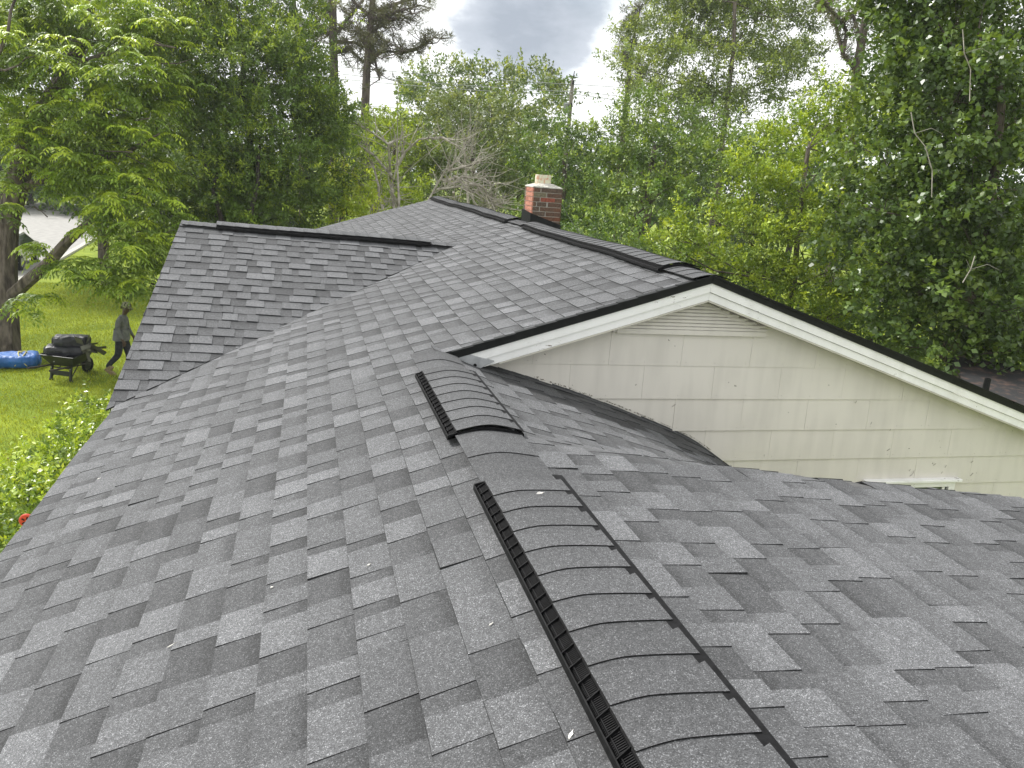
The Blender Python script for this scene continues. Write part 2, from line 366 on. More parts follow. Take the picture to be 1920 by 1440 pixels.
# ------------------------------------------------------------------ ridge caps and ridge vents
def ridge_run(P, d, s0, s1, zf, pl, pr_, vent, hw=0.145, toward=1, tone=(0.12, 0.16), expo=0.143, th0=.0042, tc=0.0, ee=0.035):
    """caps along P + d*s ; zf(s) ridge height; lateral axis n = d x z. vent: True gives a raised plastic vent"""
    d = np.array([d[0], d[1], 0.]); d /= np.linalg.norm(d); n = np.array([d[1], -d[0], 0.])
    lift = {'near': 0.026, 'far': 0.034}.get(vent, 0.007)
    def pz(t, s, extra=0): 
        t = t-tc; p = pl if t < 0 else pr_
        return zf(s)+lift+extra-(math.sqrt((p*t)**2+ee*ee*p*1.2)-math.sqrt(ee*ee*p*1.2))
    par = house
    if vent:
        vb = MB(); L = s1-s0
        for sd in (-1, 1):
            bw = 0.038 if sd < 0 else 0.019
            nseg = max(2, int(L/0.25))
            def q(t, s, dz): p = P+d*s+n*t*sd; return (p[0], p[1], pz(hw*sd, s)+dz-(pl if sd < 0 else pr_)*(t-hw))
            ss = np.linspace(s0, s1, nseg+1); fz = -.021 if (sd < 0 or vent == 'far') else .0055
            for a, b in zip(ss[:-1], ss[1:]):
                # under-skin below the caps, floor of the baffle, outer rail
                vb.hexa([q(hw-.02, a, fz-.003), q(hw+bw, a, fz-.003), q(hw+bw, b, fz-.003), q(hw-.02, b, fz-.003)], [q(hw-.02, a, fz), q(hw+bw, a, fz), q(hw+bw, b, fz), q(hw-.02, b, fz)])
                vb.hexa([q(hw-.006, a, -.02), q(hw, a, -.02), q(hw, b, -.02), q(hw-.006, b, -.02)], [q(hw-.006, a, -.002), q(hw, a, -.002), q(hw, b, -.002), q(hw-.006, b, -.002)])
                vb.hexa([q(hw+bw-.005, a, -.022), q(hw+bw, a, -.022), q(hw+bw, b, -.022), q(hw+bw-.005, b, -.022)], [q(hw+bw-.0045, a, -.006), q(hw+bw-.001, a, -.006), q(hw+bw-.001, b, -.006), q(hw+bw-.0045, b, -.006)])
            if sd < 0 and vent == 'near':
                near = True
                st = 0.0062 if near else 0.30; k = s0
                while k < s1 and (near or True):
                    vb.hexa([q(hw+.001, k, -.021), q(hw+bw-.008, k, -.022), q(hw+bw-.008, k+st*.4, -.022), q(hw+.001, k+st*.4, -.021)],
                            [q(hw+.001, k, -.006), q(hw+bw-.012, k, -.013), q(hw+bw-.012, k+st*.4, -.013), q(hw+.001, k+st*.4, -.006)]); k += st
                if near:
                    k = s0+.01
                    while k < s1:
                        vb.hexa([q(hw, k, -.021), q(hw+bw-.004, k, -.021), q(hw+bw-.004, k+.003, -.021), q(hw, k+.003, -.021)],
                                [q(hw, k, .001), q(hw+bw-.004, k-.012, -.006), q(hw+bw-.004, k-.009, -.006), q(hw, k+.003, .001)]); k += .061
                    vb.hexa([q(hw+bw*.55, s0, -.020), q(hw+bw*.55+.002, s0, -.020), q(hw+bw*.55+.002, s1, -.020), q(hw+bw*.55, s1, -.020)],
                            [q(hw+bw*.55, s0, -.009), q(hw+bw*.55+.002, s0, -.009), q(hw+bw*.55+.002, s1, -.009), q(hw+bw*.55, s1, -.009)])
            elif False:
                k = s0+.03
                while k < s1:
                    vb.hexa([q(hw, k, -.02), q(hw+bw-.004, k, -.02), q(hw+bw-.004, k+.006, -.02), q(hw, k+.006, -.02)], [q(hw, k, -.008), q(hw+bw-.004, k, -.013), q(hw+bw-.004, k+.006, -.013), q(hw, k+.006, -.008)]); k += .10
        # closed ends with small ribs under the arch
        for e, sg in ((s0, -1), (s1, 1)):
            ts = np.linspace(-hw-.035, hw+.012, 15)
            for t0, t1 in zip(ts[:-1], ts[1:]):
                def z2(t, dz): p = P+d*(e+sg*.004*dz)+n*t; return p
                a = P+d*e+n*t0; b = P+d*e+n*t1; a2 = P+d*(e+.006*sg*-1)+n*t0; b2 = P+d*(e+.006*sg*-1)+n*t1
                za, zb = pz(t0, e)-.003, pz(t1, e)-.003
                vb.hexa([(a[0], a[1], za-.021), (b[0], b[1], zb-.021), (b2[0], b2[1], zb-.021), (a2[0], a2[1], za-.021)],
                        [(a[0], a[1], za), (b[0], b[1], zb), (b2[0], b2[1], zb), (a2[0], a2[1], za)])
        par = vb.build('ridge_vent', M['black'], house, origin=P+d*s0+np.array([0, 0, zf(s0)]))
    # right-hand metal-grey flange line beside the near vent
    s = s0; i = 0
    while s < s1-.03:
        r = rng; e = min(s+expo, s1); mb = MB(); th = th0
        tn = r.uniform(*tone)
        if toward > 0: lo0, lo1 = .0045, .0005     # butt faces the start (camera side)
        else: lo0, lo1 = .0005, .0045
        ts = np.linspace(-hw, hw, 11); vs = []; cs = []
        skew = r.uniform(-.003, .003); wd = r.uniform(-.002, .002)
        for lay in (0, 1):
            for (sv, l, vv) in ((s+skew, lo0, 1.0), (e+.004, lo1, 0.0)):
                for t in ts:
                    t2 = t*(1+wd); p = P+d*(sv+skew*(t/hw))+n*t2
                    vs.append((p[0], p[1], pz(t2, sv)+l+(0 if lay == 0 else th))); cs.append((tn*.12 if lay == 0 else tn, vv, 0.35, 1))
        fs = []; K = len(ts)
        for k in range(K-1):
            fs.append((2*K+k, 2*K+k+1, 3*K+k+1, 3*K+k)); fs.append((k+1, k, K+k, K+k+1))
        # separate dark rim
        base = len(vs); rim = [vs[k] for k in range(K)]+[vs[2*K+k] for k in range(K)]; rim2 = [vs[K+k] for k in range(K)]+[vs[3*K+k] for k in range(K)]
        vs += rim+rim2; cs += [(0.015, 0.5, 0, 1)]*(4*K)
        for k in range(K-1):
            fs.append((base+k, base+k+1, base+K+k+1, base+K+k)); fs.append((base+2*K+k+1, base+2*K+k, base+3*K+k, base+3*K+k+1))
        fs.append((base+2*K, base, base+K, base+3*K)); fs.append((base+K-1, base+3*K-1, base+4*K-1, base+2*K-1))
        mb.v = vs; mb.f = fs; mb.c = cs; mb.m = [0]*len(fs)
        c = P+d*s+np.array([0, 0, zf(s)])
        mb.build('cap_shingle', M['shingle'], par, origin=c)
        s = e; i += 1
    return par
PA = np.array([XA-.004, 0, 0.]); zfA = lambda s: -1.10-.012*float(sst(3.0, 5, s))
ridge_run(PA+np.array([-.005, 0, 0]), (0, 1), -0.35, 2.67, zfA, .30, .08, 'near', hw=.141, tc=-.038, ee=.03)
ridge_run(PA, (0, 1), 2.67, 3.24, lambda s: zfA(s)+.0, .30, .20, False, hw=.15, tc=-.02, expo=.29, th0=.0015)
ridge_run(PA, (0, 1), 3.25, 4.36, zfA, .30, .28, 'near')
ridge_run(PA, (0, 1), 4.36, 4.86, zfA, .30, .36, False, hw=.15, expo=.25, th0=.0015)
PB = np.array([XB, 0, 0.]); zfB = lambda s: ZB+float(wav(XB, s))-.012*float(sst(11, 16.9, s))
ridge_run(PB, (0, 1), YF+.0, 5.35, zfB, .32, .32, False)
ridge_run(PB, (0, 1), 5.35, 9.35, zfB, .32, .32, 'far')
ridge_run(PB, (0, 1), 9.35, 10.15, zfB, .32, .32, False)
ridge_run(PB, (0, 1), 10.15, YEND-.1, zfB, .32, .32, 'far')
dC = (P3-P1); LC = np.linalg.norm(dC[:2]); zfC = lambda s: P1[2]+dC[2]*s/LC+.006*math.sin(2*s)
PCo = np.array([P1[0], P1[1], 0.]); dC2 = (dC[0]/LC, dC[1]/LC)
def sC(x, y):
    q = ony(x, y, 9.42); return (q[:2]-P1[:2])@np.array(dC2)
s_a, s_b = sC(805, 450), sC(408, 420)
ridge_run(PCo, dC2, 0.02, s_a, zfC, .30, .30, False, toward=-1, tone=(.14, .2))
vC = ridge_run(PCo, dC2, s_a, s_b, zfC, .30, .30, 'far', toward=-1, tone=(.14, .2))
ridge_run(PCo, dC2, s_b, LC-.01, zfC, .30, .30, False, toward=-1, tone=(.14, .2))
# grey flange strip to the right of the near vent
mb = MB(); ss = np.linspace(-.35, 2.67, 14)
for a, b in zip(ss[:-1], ss[1:]):
    x0 = XA-.009+.141+.013; zz = lambda x, s: zfA(s)+.0315-.09*(x-XA+.04)
    mb.hexa([(x0, a, zz(x0, a)-.03), (x0+.013, a, zz(x0+.011, a)-.03), (x0+.013, b, zz(x0+.011, b)-.03), (x0, b, zz(x0, b)-.03)],
            [(x0, a, zz(x0, a)), (x0+.011, a, zz(x0+.011, a)-.001), (x0+.011, b, zz(x0+.011, b)-.001), (x0, b, zz(x0, b))])
mb.build('vent_flange', M['flange'], house)

# ------------------------------------------------------------------ gable: siding, fascia, louver, window
def paint(name, c, dirt, peel=None):
    m, t, b = mat(name, c, 0.55, spec=0.35)
    g = N(t, 'ShaderNodeNewGeometry')
    n = N(t, 'ShaderNodeTexNoise'); n.inputs['Scale'].default_value = 2.2; n.inputs['Detail'].default_value = 7; t.links.new(g.outputs['Position'], n.inputs['Vector'])
    mp = N(t, 'ShaderNodeMapping'); mp.inputs['Scale'].default_value = (6, 6, 0.8); t.links.new(g.outputs['Position'], mp.inputs[0])
    ns = N(t, 'ShaderNodeTexNoise'); ns.inputs['Scale'].default_value = 2; ns.inputs['Detail'].default_value = 5; t.links.new(mp.outputs[0], ns.inputs['Vector'])
    r = ramp(t, [(0.33, dirt), (0.55, c)]); s = math_(t, 'MULTIPLY_ADD', ns.outputs['Fac'], 0.5, 0.0); s = math_(t, 'MULTIPLY_ADD', n.outputs['Fac'], 0.5, s)
    t.links.new(s, r.inputs[0]); last = r.outputs[0]
    # small specks
    sp_ = N(t, 'ShaderNodeTexNoise'); sp_.inputs['Scale'].default_value = 38; sp_.inputs['Detail'].default_value = 1; t.links.new(g.outputs['Position'], sp_.inputs['Vector'])
    rs = ramp(t, [(0.80, (0,)*3), (0.82, (1,)*3)]); t.links.new(sp_.outputs['Fac'], rs.inputs[0])
    mx = N(t, 'ShaderNodeMix', data_type='RGBA'); t.links.new(rs.outputs[0], mx.inputs[0]); t.links.new(last, mx.inputs[6]); mx.inputs[7].default_value = (0.16, 0.15, 0.12, 1); last = mx.outputs[2]
    if peel:
        mp2 = N(t, 'ShaderNodeMapping'); mp2.inputs['Scale'].default_value = (1, 1, 3.2); t.links.new(g.outputs['Position'], mp2.inputs[0])
        pn = N(t, 'ShaderNodeTexNoise'); pn.inputs['Scale'].default_value = 17; pn.inputs['Detail'].default_value = 6; pn.inputs['Roughness'].default_value = .65; t.links.new(mp2.outputs[0], pn.inputs['Vector'])
        pa = N(t, 'ShaderNodeTexNoise'); pa.inputs['Scale'].default_value = 1.6; t.links.new(g.outputs['Position'], pa.inputs['Vector'])
        q = math_(t, 'MULTIPLY_ADD', pa.outputs['Fac'], 0.75, pn.outputs['Fac'])
        rp = ramp(t, [(0.0, (0,)*3), (0.5, (0,)*3), (0.52, (1,)*3)]); q2 = math_(t, 'SUBTRACT', q, peel); t.links.new(q2, rp.inputs[0])
        mx = N(t, 'ShaderNodeMix', data_type='RGBA'); t.links.new(rp.outputs[0], mx.inputs[0]); t.links.new(last, mx.inputs[6]); mx.inputs[7].default_value = (0.22, 0.20, 0.17, 1); last = mx.outputs[2]
    t.links.new(last, b.inputs['Base Color'])
    return m
M['siding'] = paint('siding_paint', (0.64, 0.612, 0.56), (0.56, 0.535, 0.49))
M['white'] = paint('white_paint', (0.84, 0.84, 0.83), (0.74, 0.74, 0.72), peel=0.575)
M['soffit'] = paint('soffit_paint', (0.55, 0.53, 0.46), (0.42, 0.40, 0.35))
M['drip'] = noisy('drip_edge', (0.005, 0.006, 0.006), (0.010, 0.011, 0.011), 20, 0.55, spec=0.2)
M['galv'] = noisy('grey_metal', (0.25, 0.26, 0.27), (0.42, 0.43, 0.44), 12, 0.45, metal=0.6)
M['glass'] = mat('window_glass', (0.05, 0.06, 0.06), 0.08, spec=0.8)[0]
M['dirt'] = noisy('grime', (0.10, 0.095, 0.08), (0.22, 0.20, 0.16), 90, 0.95)
M['nail'] = mat('nail', (0.22, 0.2, 0.17), .6)[0]
# wall core behind the siding (closed walls down to the ground)
mb = MB()
def wall_poly(mb, pts, y0, y1):
    n = len(pts); mb.add([(x, y0, z) for x, z in pts]+[(x, y1, z) for x, z in pts], [tuple(range(n)), tuple(range(2*n-1, n-1, -1))]+[((k+1) % n, k, n+k, n+(k+1) % n) for k in range(n)])
def rake_z(x): return ZB-0.32*abs(x-XB)
wall_poly(mb, [(-1.0, ZG), (6.3, ZG), (6.3, rake_z(6.3)-.17), (XB, ZB-.17), (-1.0, rake_z(-1.0)-.17)], YW+.01, YW+.12)
wall_poly(mb, [(-1.0, ZG), (6.3, ZG), (6.3, rake_z(6.3)-.17), (XB, ZB-.17), (-1.0, rake_z(-1.0)-.17)], YEND-.4, YEND-.3)
mb.box((-1.0, 6.5, (ZG-1.78)/2), (.12, 19.5, -1.78-ZG)); mb.box((6.25, 11, (ZG-1.80)/2), (.12, 11.5, -1.86-ZG))
mb.box((4.85, 0.9, (ZG-1.62)/2), (.12, 4.0, -1.70-ZG)); mb.box((3.9, 2.97, (ZG-1.62)/2-.01), (1.85, .1, -1.75-ZG))
mb.build('wall', M['siding'], house); 
wallp = [o for o in house.children if o.name == 'wall'][0]
rows = [-0.975, -1.217, -1.458, -1.700, -1.937, -2.170, -2.405, -2.64, -2.88, -3.12]
for i in range(len(rows)-1):
    zt, zb = rows[i], rows[i+1]; off = (.393 if i % 2 == 0 else .122)
    x = off-2*.5445
    while x < 6.6:
        x0, x1 = x+.0007, x+.5445-.0007; x += .5445
        # clip top to the rake
        mb = MB()
        ztop = zt if i else -0.60
        pts = []
        for xx in (x0, x1): pts.append(xx)
        def top(xx): return min(ztop+.012, rake_z(xx)-.16)
        if i == 0:
            xs = [x0]+([XB] if x0 < XB < x1 else [])+[x1]
        else: xs = [x0, x1]
        if max(top(q) for q in xs) <= zb+.004: continue
        # left limit where the rake falls below the row bottom
        poly = []
        xs2 = np.linspace(x0, x1, 5) if (min(top(q) for q in (x0, x1)) < ztop+.011) else np.array([x0, x1])
        if x0 < XB < x1 and i == 0: xs2 = np.sort(np.append(xs2, XB))
        tops = [max(top(q), zb+.001) for q in xs2]
        tl = random.uniform(-.0012, .0012)
        for sgn in (0, 1):
            pass
        n = len(xs2); yb, yt = YW-.0125+tl, YW-.0012
        def yy(z): return yt+(yb-yt)*(zt+.012-z)/(zt+.012-zb) if i else YW-.007
        vs = []; fs = []
        for q, tz in zip(xs2, tops): vs += [(q, yy(zb), zb+.0012), (q, yy(tz), tz), (q, YW+.006, tz), (q, YW+.006, zb+.0012)]
        for k in range(n-1):
            a = 4*k; b = a+4
            fs += [(a, b, b+1, a+1), (a+1, b+1, b+2, a+2), (a+3, b+3, b, a)]
        fs += [(0, 1, 2, 3), (4*n-1, 4*n-2, 4*n-3, 4*n-4)]
        mb.add(vs, fs); mb.build('siding_panel', M['siding'], wallp, origin=(x0, YW, zb))
# nail heads along panel bottoms
mb = MB()
for i in range(len(rows)-1):
    zb = rows[i+1]; off = (.393 if i % 2 == 0 else .122); x = off-2*.5445
    while x < 6.5:
        for dx in (.03, .27, .515):
            xx = x+dx+random.uniform(-.008, .008)
            if rake_z(xx)-.19 > zb+.05 and random.random() < .9: mb.lathe((xx, YW-.0128, zb+.028+random.uniform(-.004, .004)), [(.0022, -.001), (.0018, .001)], 6, 'Y')
        x += .5445
tag(mb.build('siding_nail', M['nail'], house), kind='stuff')
# scuffs and chips on the siding
mb = MB()
for k in range(16):
    if k < 9: px, py = random.uniform(1700, 1830), random.uniform(860, 900)
    else: px, py = random.uniform(1000, 1850), random.uniform(700, 900)
    c = ony(px, py, YW-.0115); a = random.uniform(0.6, 1.4); L = random.uniform(.006, .018)
    if rake_z(c[0])-.2 < c[2]: continue
    dx, dz = math.cos(a)*L, math.sin(a)*L
    mb.hexa([(c[0]-dx, c[1], c[2]-dz), (c[0]+dx, c[1], c[2]+dz), (c[0]+dx+.002, c[1], c[2]+dz-.003), (c[0]-dx+.003, c[1], c[2]-dz-.003)],
            [(c[0]-dx, c[1]-.0006, c[2]-dz), (c[0]+dx, c[1]-.0006, c[2]+dz), (c[0]+dx+.002, c[1]-.0006, c[2]+dz-.003), (c[0]-dx+.003, c[1]-.0006, c[2]-dz-.003)])
tag(mb.build('siding_scuff', M['dirt'], house), kind='stuff')
# rake boards: black drip edge, two white boards, soffit, each side of the apex a part
def rake_part(name, m, z0, z1, y0, y1, xl, xr, side, bv=0.003, lab=None):
    mb = MB(); x0, x1 = (xl, XB) if side < 0 else (XB, xr); K = 16; xs = np.linspace(x0, x1, K+1)
    g = 0.0008*side
    vs = []; fs = []
    for x in xs:
        z = rake_z(x)+.002*math.sin(2.1*x)*(1 if abs(x-XB) > .3 else 0)
        xo = x+g if abs(x-XB) < 1e-6 else x
        vs += [(xo, y0, z+z0), (xo, y1, z+z0), (xo, y1, z+z1), (xo, y0, z+z1)]
    for k in range(K):
        a = 4*k; b = a+4; fs += [(a, b, b+1, a+1), (a+1, b+1, b+2, a+2), (a+2, b+2, b+3, a+3), (a+3, b+3, b, a)]
    fs += [(3, 2, 1, 0), (4*K, 4*K+1, 4*K+2, 4*K+3)]
    mb.add(vs, fs); o = mb.build(name, m, house, origin=(x0, y0, rake_z(x0)))
    if lab: o['label'] = lab
    return o
XL = 1.02
for sd in (-1, 1):
    xl = 0.90 if sd < 0 else 0
    rake_part('drip_edge', M['drip'], .010, -.042, YF+.004, YF-.008, .88, 6.62, sd)
    rake_part('rake_board', M['white'], -.0425, -.104, YF+.03, YF+.002, XL, 6.6, sd)
    rake_part('rake_board', M['white'], -.1065, -.160, YF+.045, YF+.012, XL+.10, 6.6, sd)
    rake_part('soffit', M['soffit'], -.162, -.172, YF+.012, YW-.001, XL+.2, 6.6, sd)
    # shingle ends over the rake: small black steps
    mb = MB(); x = .9 if sd < 0 else XB+.02
    while x < (XB-.05 if sd < 0 else 6.5):
        L = .136; z0 = rake_z(x); z1 = rake_z(x+L); e = random.uniform(.004, .012); h = .016
        up = .005 if sd < 0 else 0
        mb.hexa([(x, YF-e-.006, z0+.002), (x+L, YF-e-.006, z1+.002), (x+L, YF+.03, z1+.002), (x, YF+.03, z0+.002)],
                [(x, YF-e-.006, z0+h-up*0), (x+L, YF-e-.006, z1+h-.005*(sd < 0)), (x+L, YF+.03, z1+h-.004), (x, YF+.03, z0+h)]); x += L
    mb.build('shingle_edge', M['drip'], house)
# cut end of the fascia: bent grey flashing with a dark knot hole
mb = MB()
e0 = np.array([XL-.10, YF+.0, rake_z(XL)-.045])
mb.hexa([(XL-.12, YF-.004, rake_z(XL)-.085), (XL+.02, YF-.012, rake_z(XL)-.155), (XL+.16, YF-.010, rake_z(XL)-.085), (XL-.02, YF-.004, rake_z(XL)-.040)],
        [(XL-.12, YF+.004, rake_z(XL)-.082), (XL+.02, YF-.004, rake_z(XL)-.150), (XL+.16, YF+.000, rake_z(XL)-.080), (XL-.02, YF+.010, rake_z(XL)-.036)])
fl = mb.build('end_flashing', M['galv'], house)
mb = MB(); mb.lathe((XL+.035, YF-.012, rake_z(XL)-.112), [(.011, -.002), (.012, .003)], 10, 'Y'); mb.build('nail_hole', M['drip'], fl)
# black step flashing where the lower roof meets the gable
mb = MB(); xs = np.linspace(.95, 3.0, 22)
for a, b in zip(xs[:-1], xs[1:]):
    za, zb = float(HR(a, YW)), float(HR(b, YW)); j = random.uniform(.016, .024)
    mb.hexa([(a, YW-.014, za-.01), (b, YW-.014, zb-.01), (b, YW-.009, zb-.01), (a, YW-.009, za-.01)], [(a, YW-.013, za+j), (b, YW-.013, zb+j*.9), (b, YW-.009, zb+j*.9), (a, YW-.009, za+j)])
    mb.hexa([(a, YW-.075, float(HR(a, YW-.075))+.0075), (b, YW-.075, float(HR(b, YW-.075))+.0075), (b, YW-.008, zb+.009), (a, YW-.008, za+.009)],
            [(a, YW-.075, float(HR(a, YW-.075))+.0095), (b, YW-.075, float(HR(b, YW-.075))+.0095), (b, YW-.008, zb+.012), (a, YW-.008, za+.012)])
M['flash'] = noisy('flashing_dark', (0.035, 0.037, 0.04), (0.07, 0.072, 0.075), 60, 0.85)
mb.build('wall_flashing', M['flash'], house)
# ragged caulk and granule dirt along the flashing
mb = MB()
for k in range(240):
    x = random.uniform(1.5, 2.9); z = float(HR(x, YW))+.026+abs(random.gauss(0, .004)); s = random.uniform(.0012, .0035)
    mb.box((x, YW-.0105, z), (s*2, .003, s*random.uniform(.8, 2)), Matrix.Rotation(random.uniform(0, 3), 3, 'Y'))
tag(mb.build('caulk_crumbs', M['dirt'], house), kind='stuff')
# eave edge of the far lower slope
mb = MB(); mb.hexa([(2.985, 3.7, float(HR(2.985, 3.7))-.05), (3.0, 3.7, float(HR(2.985, 3.7))-.05), (3.0, YW-.01, float(HR(2.985, YW))-.05), (2.985, YW-.01, float(HR(2.985, YW))-.05)],
                   [(2.985, 3.7, float(HR(2.985, 3.7))+.004), (3.0, 3.7, float(HR(2.985, 3.7))+.004), (3.0, YW-.01, float(HR(2.985, YW))+.004), (2.985, YW-.01, float(HR(2.985, YW))+.004)])
mb.build('drip_edge', M['drip'], house)
mb = MB(); ys = np.linspace(-.7, 6.03, 30)
for a, b in zip(ys[:-1], ys[1:]):
    za, zb = float(HL(-1.33, a)), float(HL(-1.33, b))
    mb.hexa([(-1.32, a, za-.14), (-1.305, a, za-.14), (-1.305, b, zb-.14), (-1.32, b, zb-.14)], [(-1.32, a, za-.012), (-1.305, a, za-.012), (-1.305, b, zb-.008), (-1.32, b, zb-.008)])
mb.build('eave_board', M['white'], house)
# side wall panel of the wing gable
mb = MB(); q = P2+np.array([0.3, .05, 0])
wall_pts = [(P2[1]+.25, ZG), (12.4, ZG), (12.4, -1.75), (9.4, P3[2]-.12), (P2[1]+.25, -1.80)]
mb.add([(-1.15, y, z) for y, z in wall_pts]+[(-1.03, y, z) for y, z in wall_pts], [(4, 3, 2, 1, 0), (5, 6, 7, 8, 9)]+[(k, (k+1) % 5, 5+(k+1) % 5, 5+k) for k in range(5)])
mb.build('wing_wall', M['siding'], house)
mb = MB(); a = P3; b = P2+np.array([-0.045, .05, 0])
def off(p, dx, dz): return (p[0]+dx, p[1], p[2]+dz)
mb.hexa([off(a, .012, -.13), off(b, .012, -.13), off(b, .03, -.13), off(a, .03, -.13)], [off(a, .012, -.012), off(b, .012, -.012), off(b, .03, -.012), off(a, .03, -.012)])
mb.build('rake_board', M['white'], house)
# louvered gable vent
lv = MB(); xl_, xr_ = 2.03, 3.22; zb = -.985
lv.box(((xl_+xr_)/2, YW-.022, zb+.016), (xr_-xl_-.05, .028, .034))
for sd in (-1, 1):
    x0 = xl_ if sd < 0 else xr_
    z1 = ZB-.172
    lv.hexa([(x0, YW-.028, zb+.0), (XB, YW-.028, z1-.034), (XB, YW-.010, z1-.034), (x0, YW-.010, zb+.0)], [(x0, YW-.028, zb+.026), (XB, YW-.028, z1), (XB, YW-.010, z1), (x0, YW-.010, zb+.026)])
gv = lv.build('gable_vent', M['siding'], house, origin=(xl_, YW, zb))
mb = MB(); wall_poly(mb, [(xl_+.16, zb+.02), (xr_-.16, zb+.02), (XB, ZB-.20)], YW-.0095, YW-.0088); mb.build('vent_shade_sheet', M['drip'], gv)  # black sheet added behind the slats so the gaps look shaded
z = zb+.036
while z < ZB-.215:
    half = min(.56, (ZB-.190-z)/.32); mb = MB(); t = .0245
    mb.hexa([(XB-half, YW-.034, z), (XB+half, YW-.034, z), (XB+half-.02, YW-.011, z+t*.62), (XB-half+.02, YW-.011, z+t*.62)],
            [(XB-half, YW-.033, z+.016), (XB+half, YW-.033, z+.016), (XB+half-.04, YW-.012, z+t+.004), (XB-half+.04, YW-.012, z+t+.004)])
    mb.build('slat', M['siding'], gv, origin=(XB-half, YW, z)); z += t
# window head peeping over the lower roof
x0, x1, zt = 4.31, 5.15, -2.115
mb = MB(); mb.box(((x0+x1)/2, YW-.03, zt-.012), (x1-x0+.06, .07, .022)); mb.box(((x0+x1)/2, YW-.018, zt-.05), (x1-x0, .03, .05)); 
for xx in (x0+.03, x1-.03): mb.box((xx, YW-.018, zt-.65), (.06, .03, 1.15))
mb.box(((x0+x1)/2, YW-.03, zt-1.24), (x1-x0+.06, .07, .03))
wn = bevel(mb.build('window', M['white'], house, origin=(x0, YW, zt)), .003)
mb = MB(); mb.box(((x0+x1)/2, YW-.008, zt-.64), (x1-x0-.12, .006, 1.14)); mb.build('pane', M['glass'], wn)
mb = MB(); mb.box(((x0+x1)/2, YW-.014, zt-.64), (x1-x0-.12, .014, .03)); mb.box((x1-.1, YW-.014, zt-.64), (.025, .014, 1.12)); mb.build('sash', M['white'], wn)

# ------------------------------------------------------------------ chimney
M['mortar'] = noisy('mortar', (0.28, 0.27, 0.24), (0.42, 0.40, 0.36), 60, 0.95)
def brick_mat():
    m, t, b = mat('brick', rough=0.9, spec=0.2)
    at = N(t, 'ShaderNodeAttribute', attribute_name='tone'); g = N(t, 'ShaderNodeNewGeometry'); n = N(t, 'ShaderNodeTexNoise'); n.inputs['Scale'].default_value = 45; n.inputs['Detail'].default_value = 5
    t.links.new(g.outputs['Position'], n.inputs['Vector']); r = ramp(t, [(.3, (.6,)*3), (.7, (1.35,)*3)]); t.links.new(n.outputs['Fac'], r.inputs[0])
    mx = N(t, 'ShaderNodeMix', data_type='RGBA', blend_type='MULTIPLY'); mx.inputs[0].default_value = 1; t.links.new(at.outputs['Color'], mx.inputs[6]); t.links.new(r.outputs[0], mx.inputs[7]); t.links.new(mx.outputs[2], b.inputs['Base Color'])
    bp = N(t, 'ShaderNodeBump'); bp.inputs['Distance'].default_value = .003; t.links.new(n.outputs['Fac'], bp.inputs['Height']); t.links.new(bp.outputs[0], b.inputs['Normal'])
    return m
M['brick'] = brick_mat()
CX0, CY0, CZT = 2.665, 9.60, -.123
CWx, CWy = .375, .40; BH = .0565
mb = MB(); mb.box((CX0+CWx/2, CY0+CWy/2, CZT-.45), (CWx-.014, CWy-.014, .886))
ch = mb.build('chimney', M['mortar'], house, origin=(CX0+CWx/2, CY0+CWy/2, -.9))
def cbrick(cx, cy_, cz, dx, dy, c):
    mb = MB(); mb.box((cx, cy_, cz), (dx-.007, dy-.007, BH-.008), col=(*c, 1)); return mb.build('brick', M['brick'], ch, origin=(cx, cy_, cz))
pal = [(0.14, 0.075, 0.05), (0.115, 0.072, 0.052), (0.155, 0.07, 0.044), (0.105, 0.076, 0.058), (0.13, 0.08, 0.055)]
pal_sunlit = [(0.40, 0.17, 0.12), (0.36, 0.15, 0.10), (0.44, 0.20, 0.14)]  # left face bricks: sunlight painted in as a paler brick colour
for i in range(12):
    cz = CZT-BH*(i+.5)
    # front face (towards the viewer)
    fr = [(0, .26), (.26, .76), (.76, 1)] if i % 2 == 0 else [(0, .47), (.47, 1)]
    if i == 3: fr = [(0, .15), (.15, .48), (.52, 1)]
    for a, b in fr:
        c = pal[random.randrange(5)]
        if i == 2 and a == .26: c = (0.24, 0.075, 0.05)
        if i == 1 and a == 0: c = (0.17, 0.15, 0.10)
        cbrick(CX0+CWx*(a+b)/2+.006, CY0+.02, cz, CWx*(b-a)-(.012 if a == 0 else 0), .044, c)
        cbrick(CX0+CWx*(a+b)/2, CY0+CWy-.045, cz, CWx*(b-a), .094, c)
    sdv = [(.0, .48), (.48, .77)] if i % 2 == 0 else [(.0, .25), (.25, .77)]
    for a, b in sdv:
        cbrick(CX0+.006, CY0+CWy*(a+b)/2, cz, .024, CWy*(b-a), pal_sunlit[random.randrange(3)])
        cbrick(CX0+CWx-.045, CY0+CWy*(a+b)/2, cz, .094, CWy*(b-a), pal[random.randrange(5)])
M['concrete'] = noisy('crown_mortar', (0.30, 0.29, 0.25), (0.55, 0.54, 0.48), 30, 0.95, bump=.006, bscale=60)
mb = MB(); c = (CX0+CWx/2, CY0+CWy/2)
n = 20; vs = []; fs = []
for (k, h) in ((1.0, 0), (.985, .012), (.62, .045), (.5, .052)):
    for j in range(n):
        th = 2*math.pi*(j+.5)/n; cx_, sx_ = math.cos(th), math.sin(th)
        sq = 1/max(abs(cx_), abs(sx_)); kk = k*(sq*(1 if k > .8 else .6)+(0 if k > .8 else .4))
        vs.append((c[0]+cx_*kk*CWx/2, c[1]+sx_*kk*CWy/2, CZT+h+random.uniform(-.003, .003)))
for i in range(3):
    for j in range(n): a = i*n+j; b = i*n+(j+1) % n; fs.append((a, b, b+n, a+n))
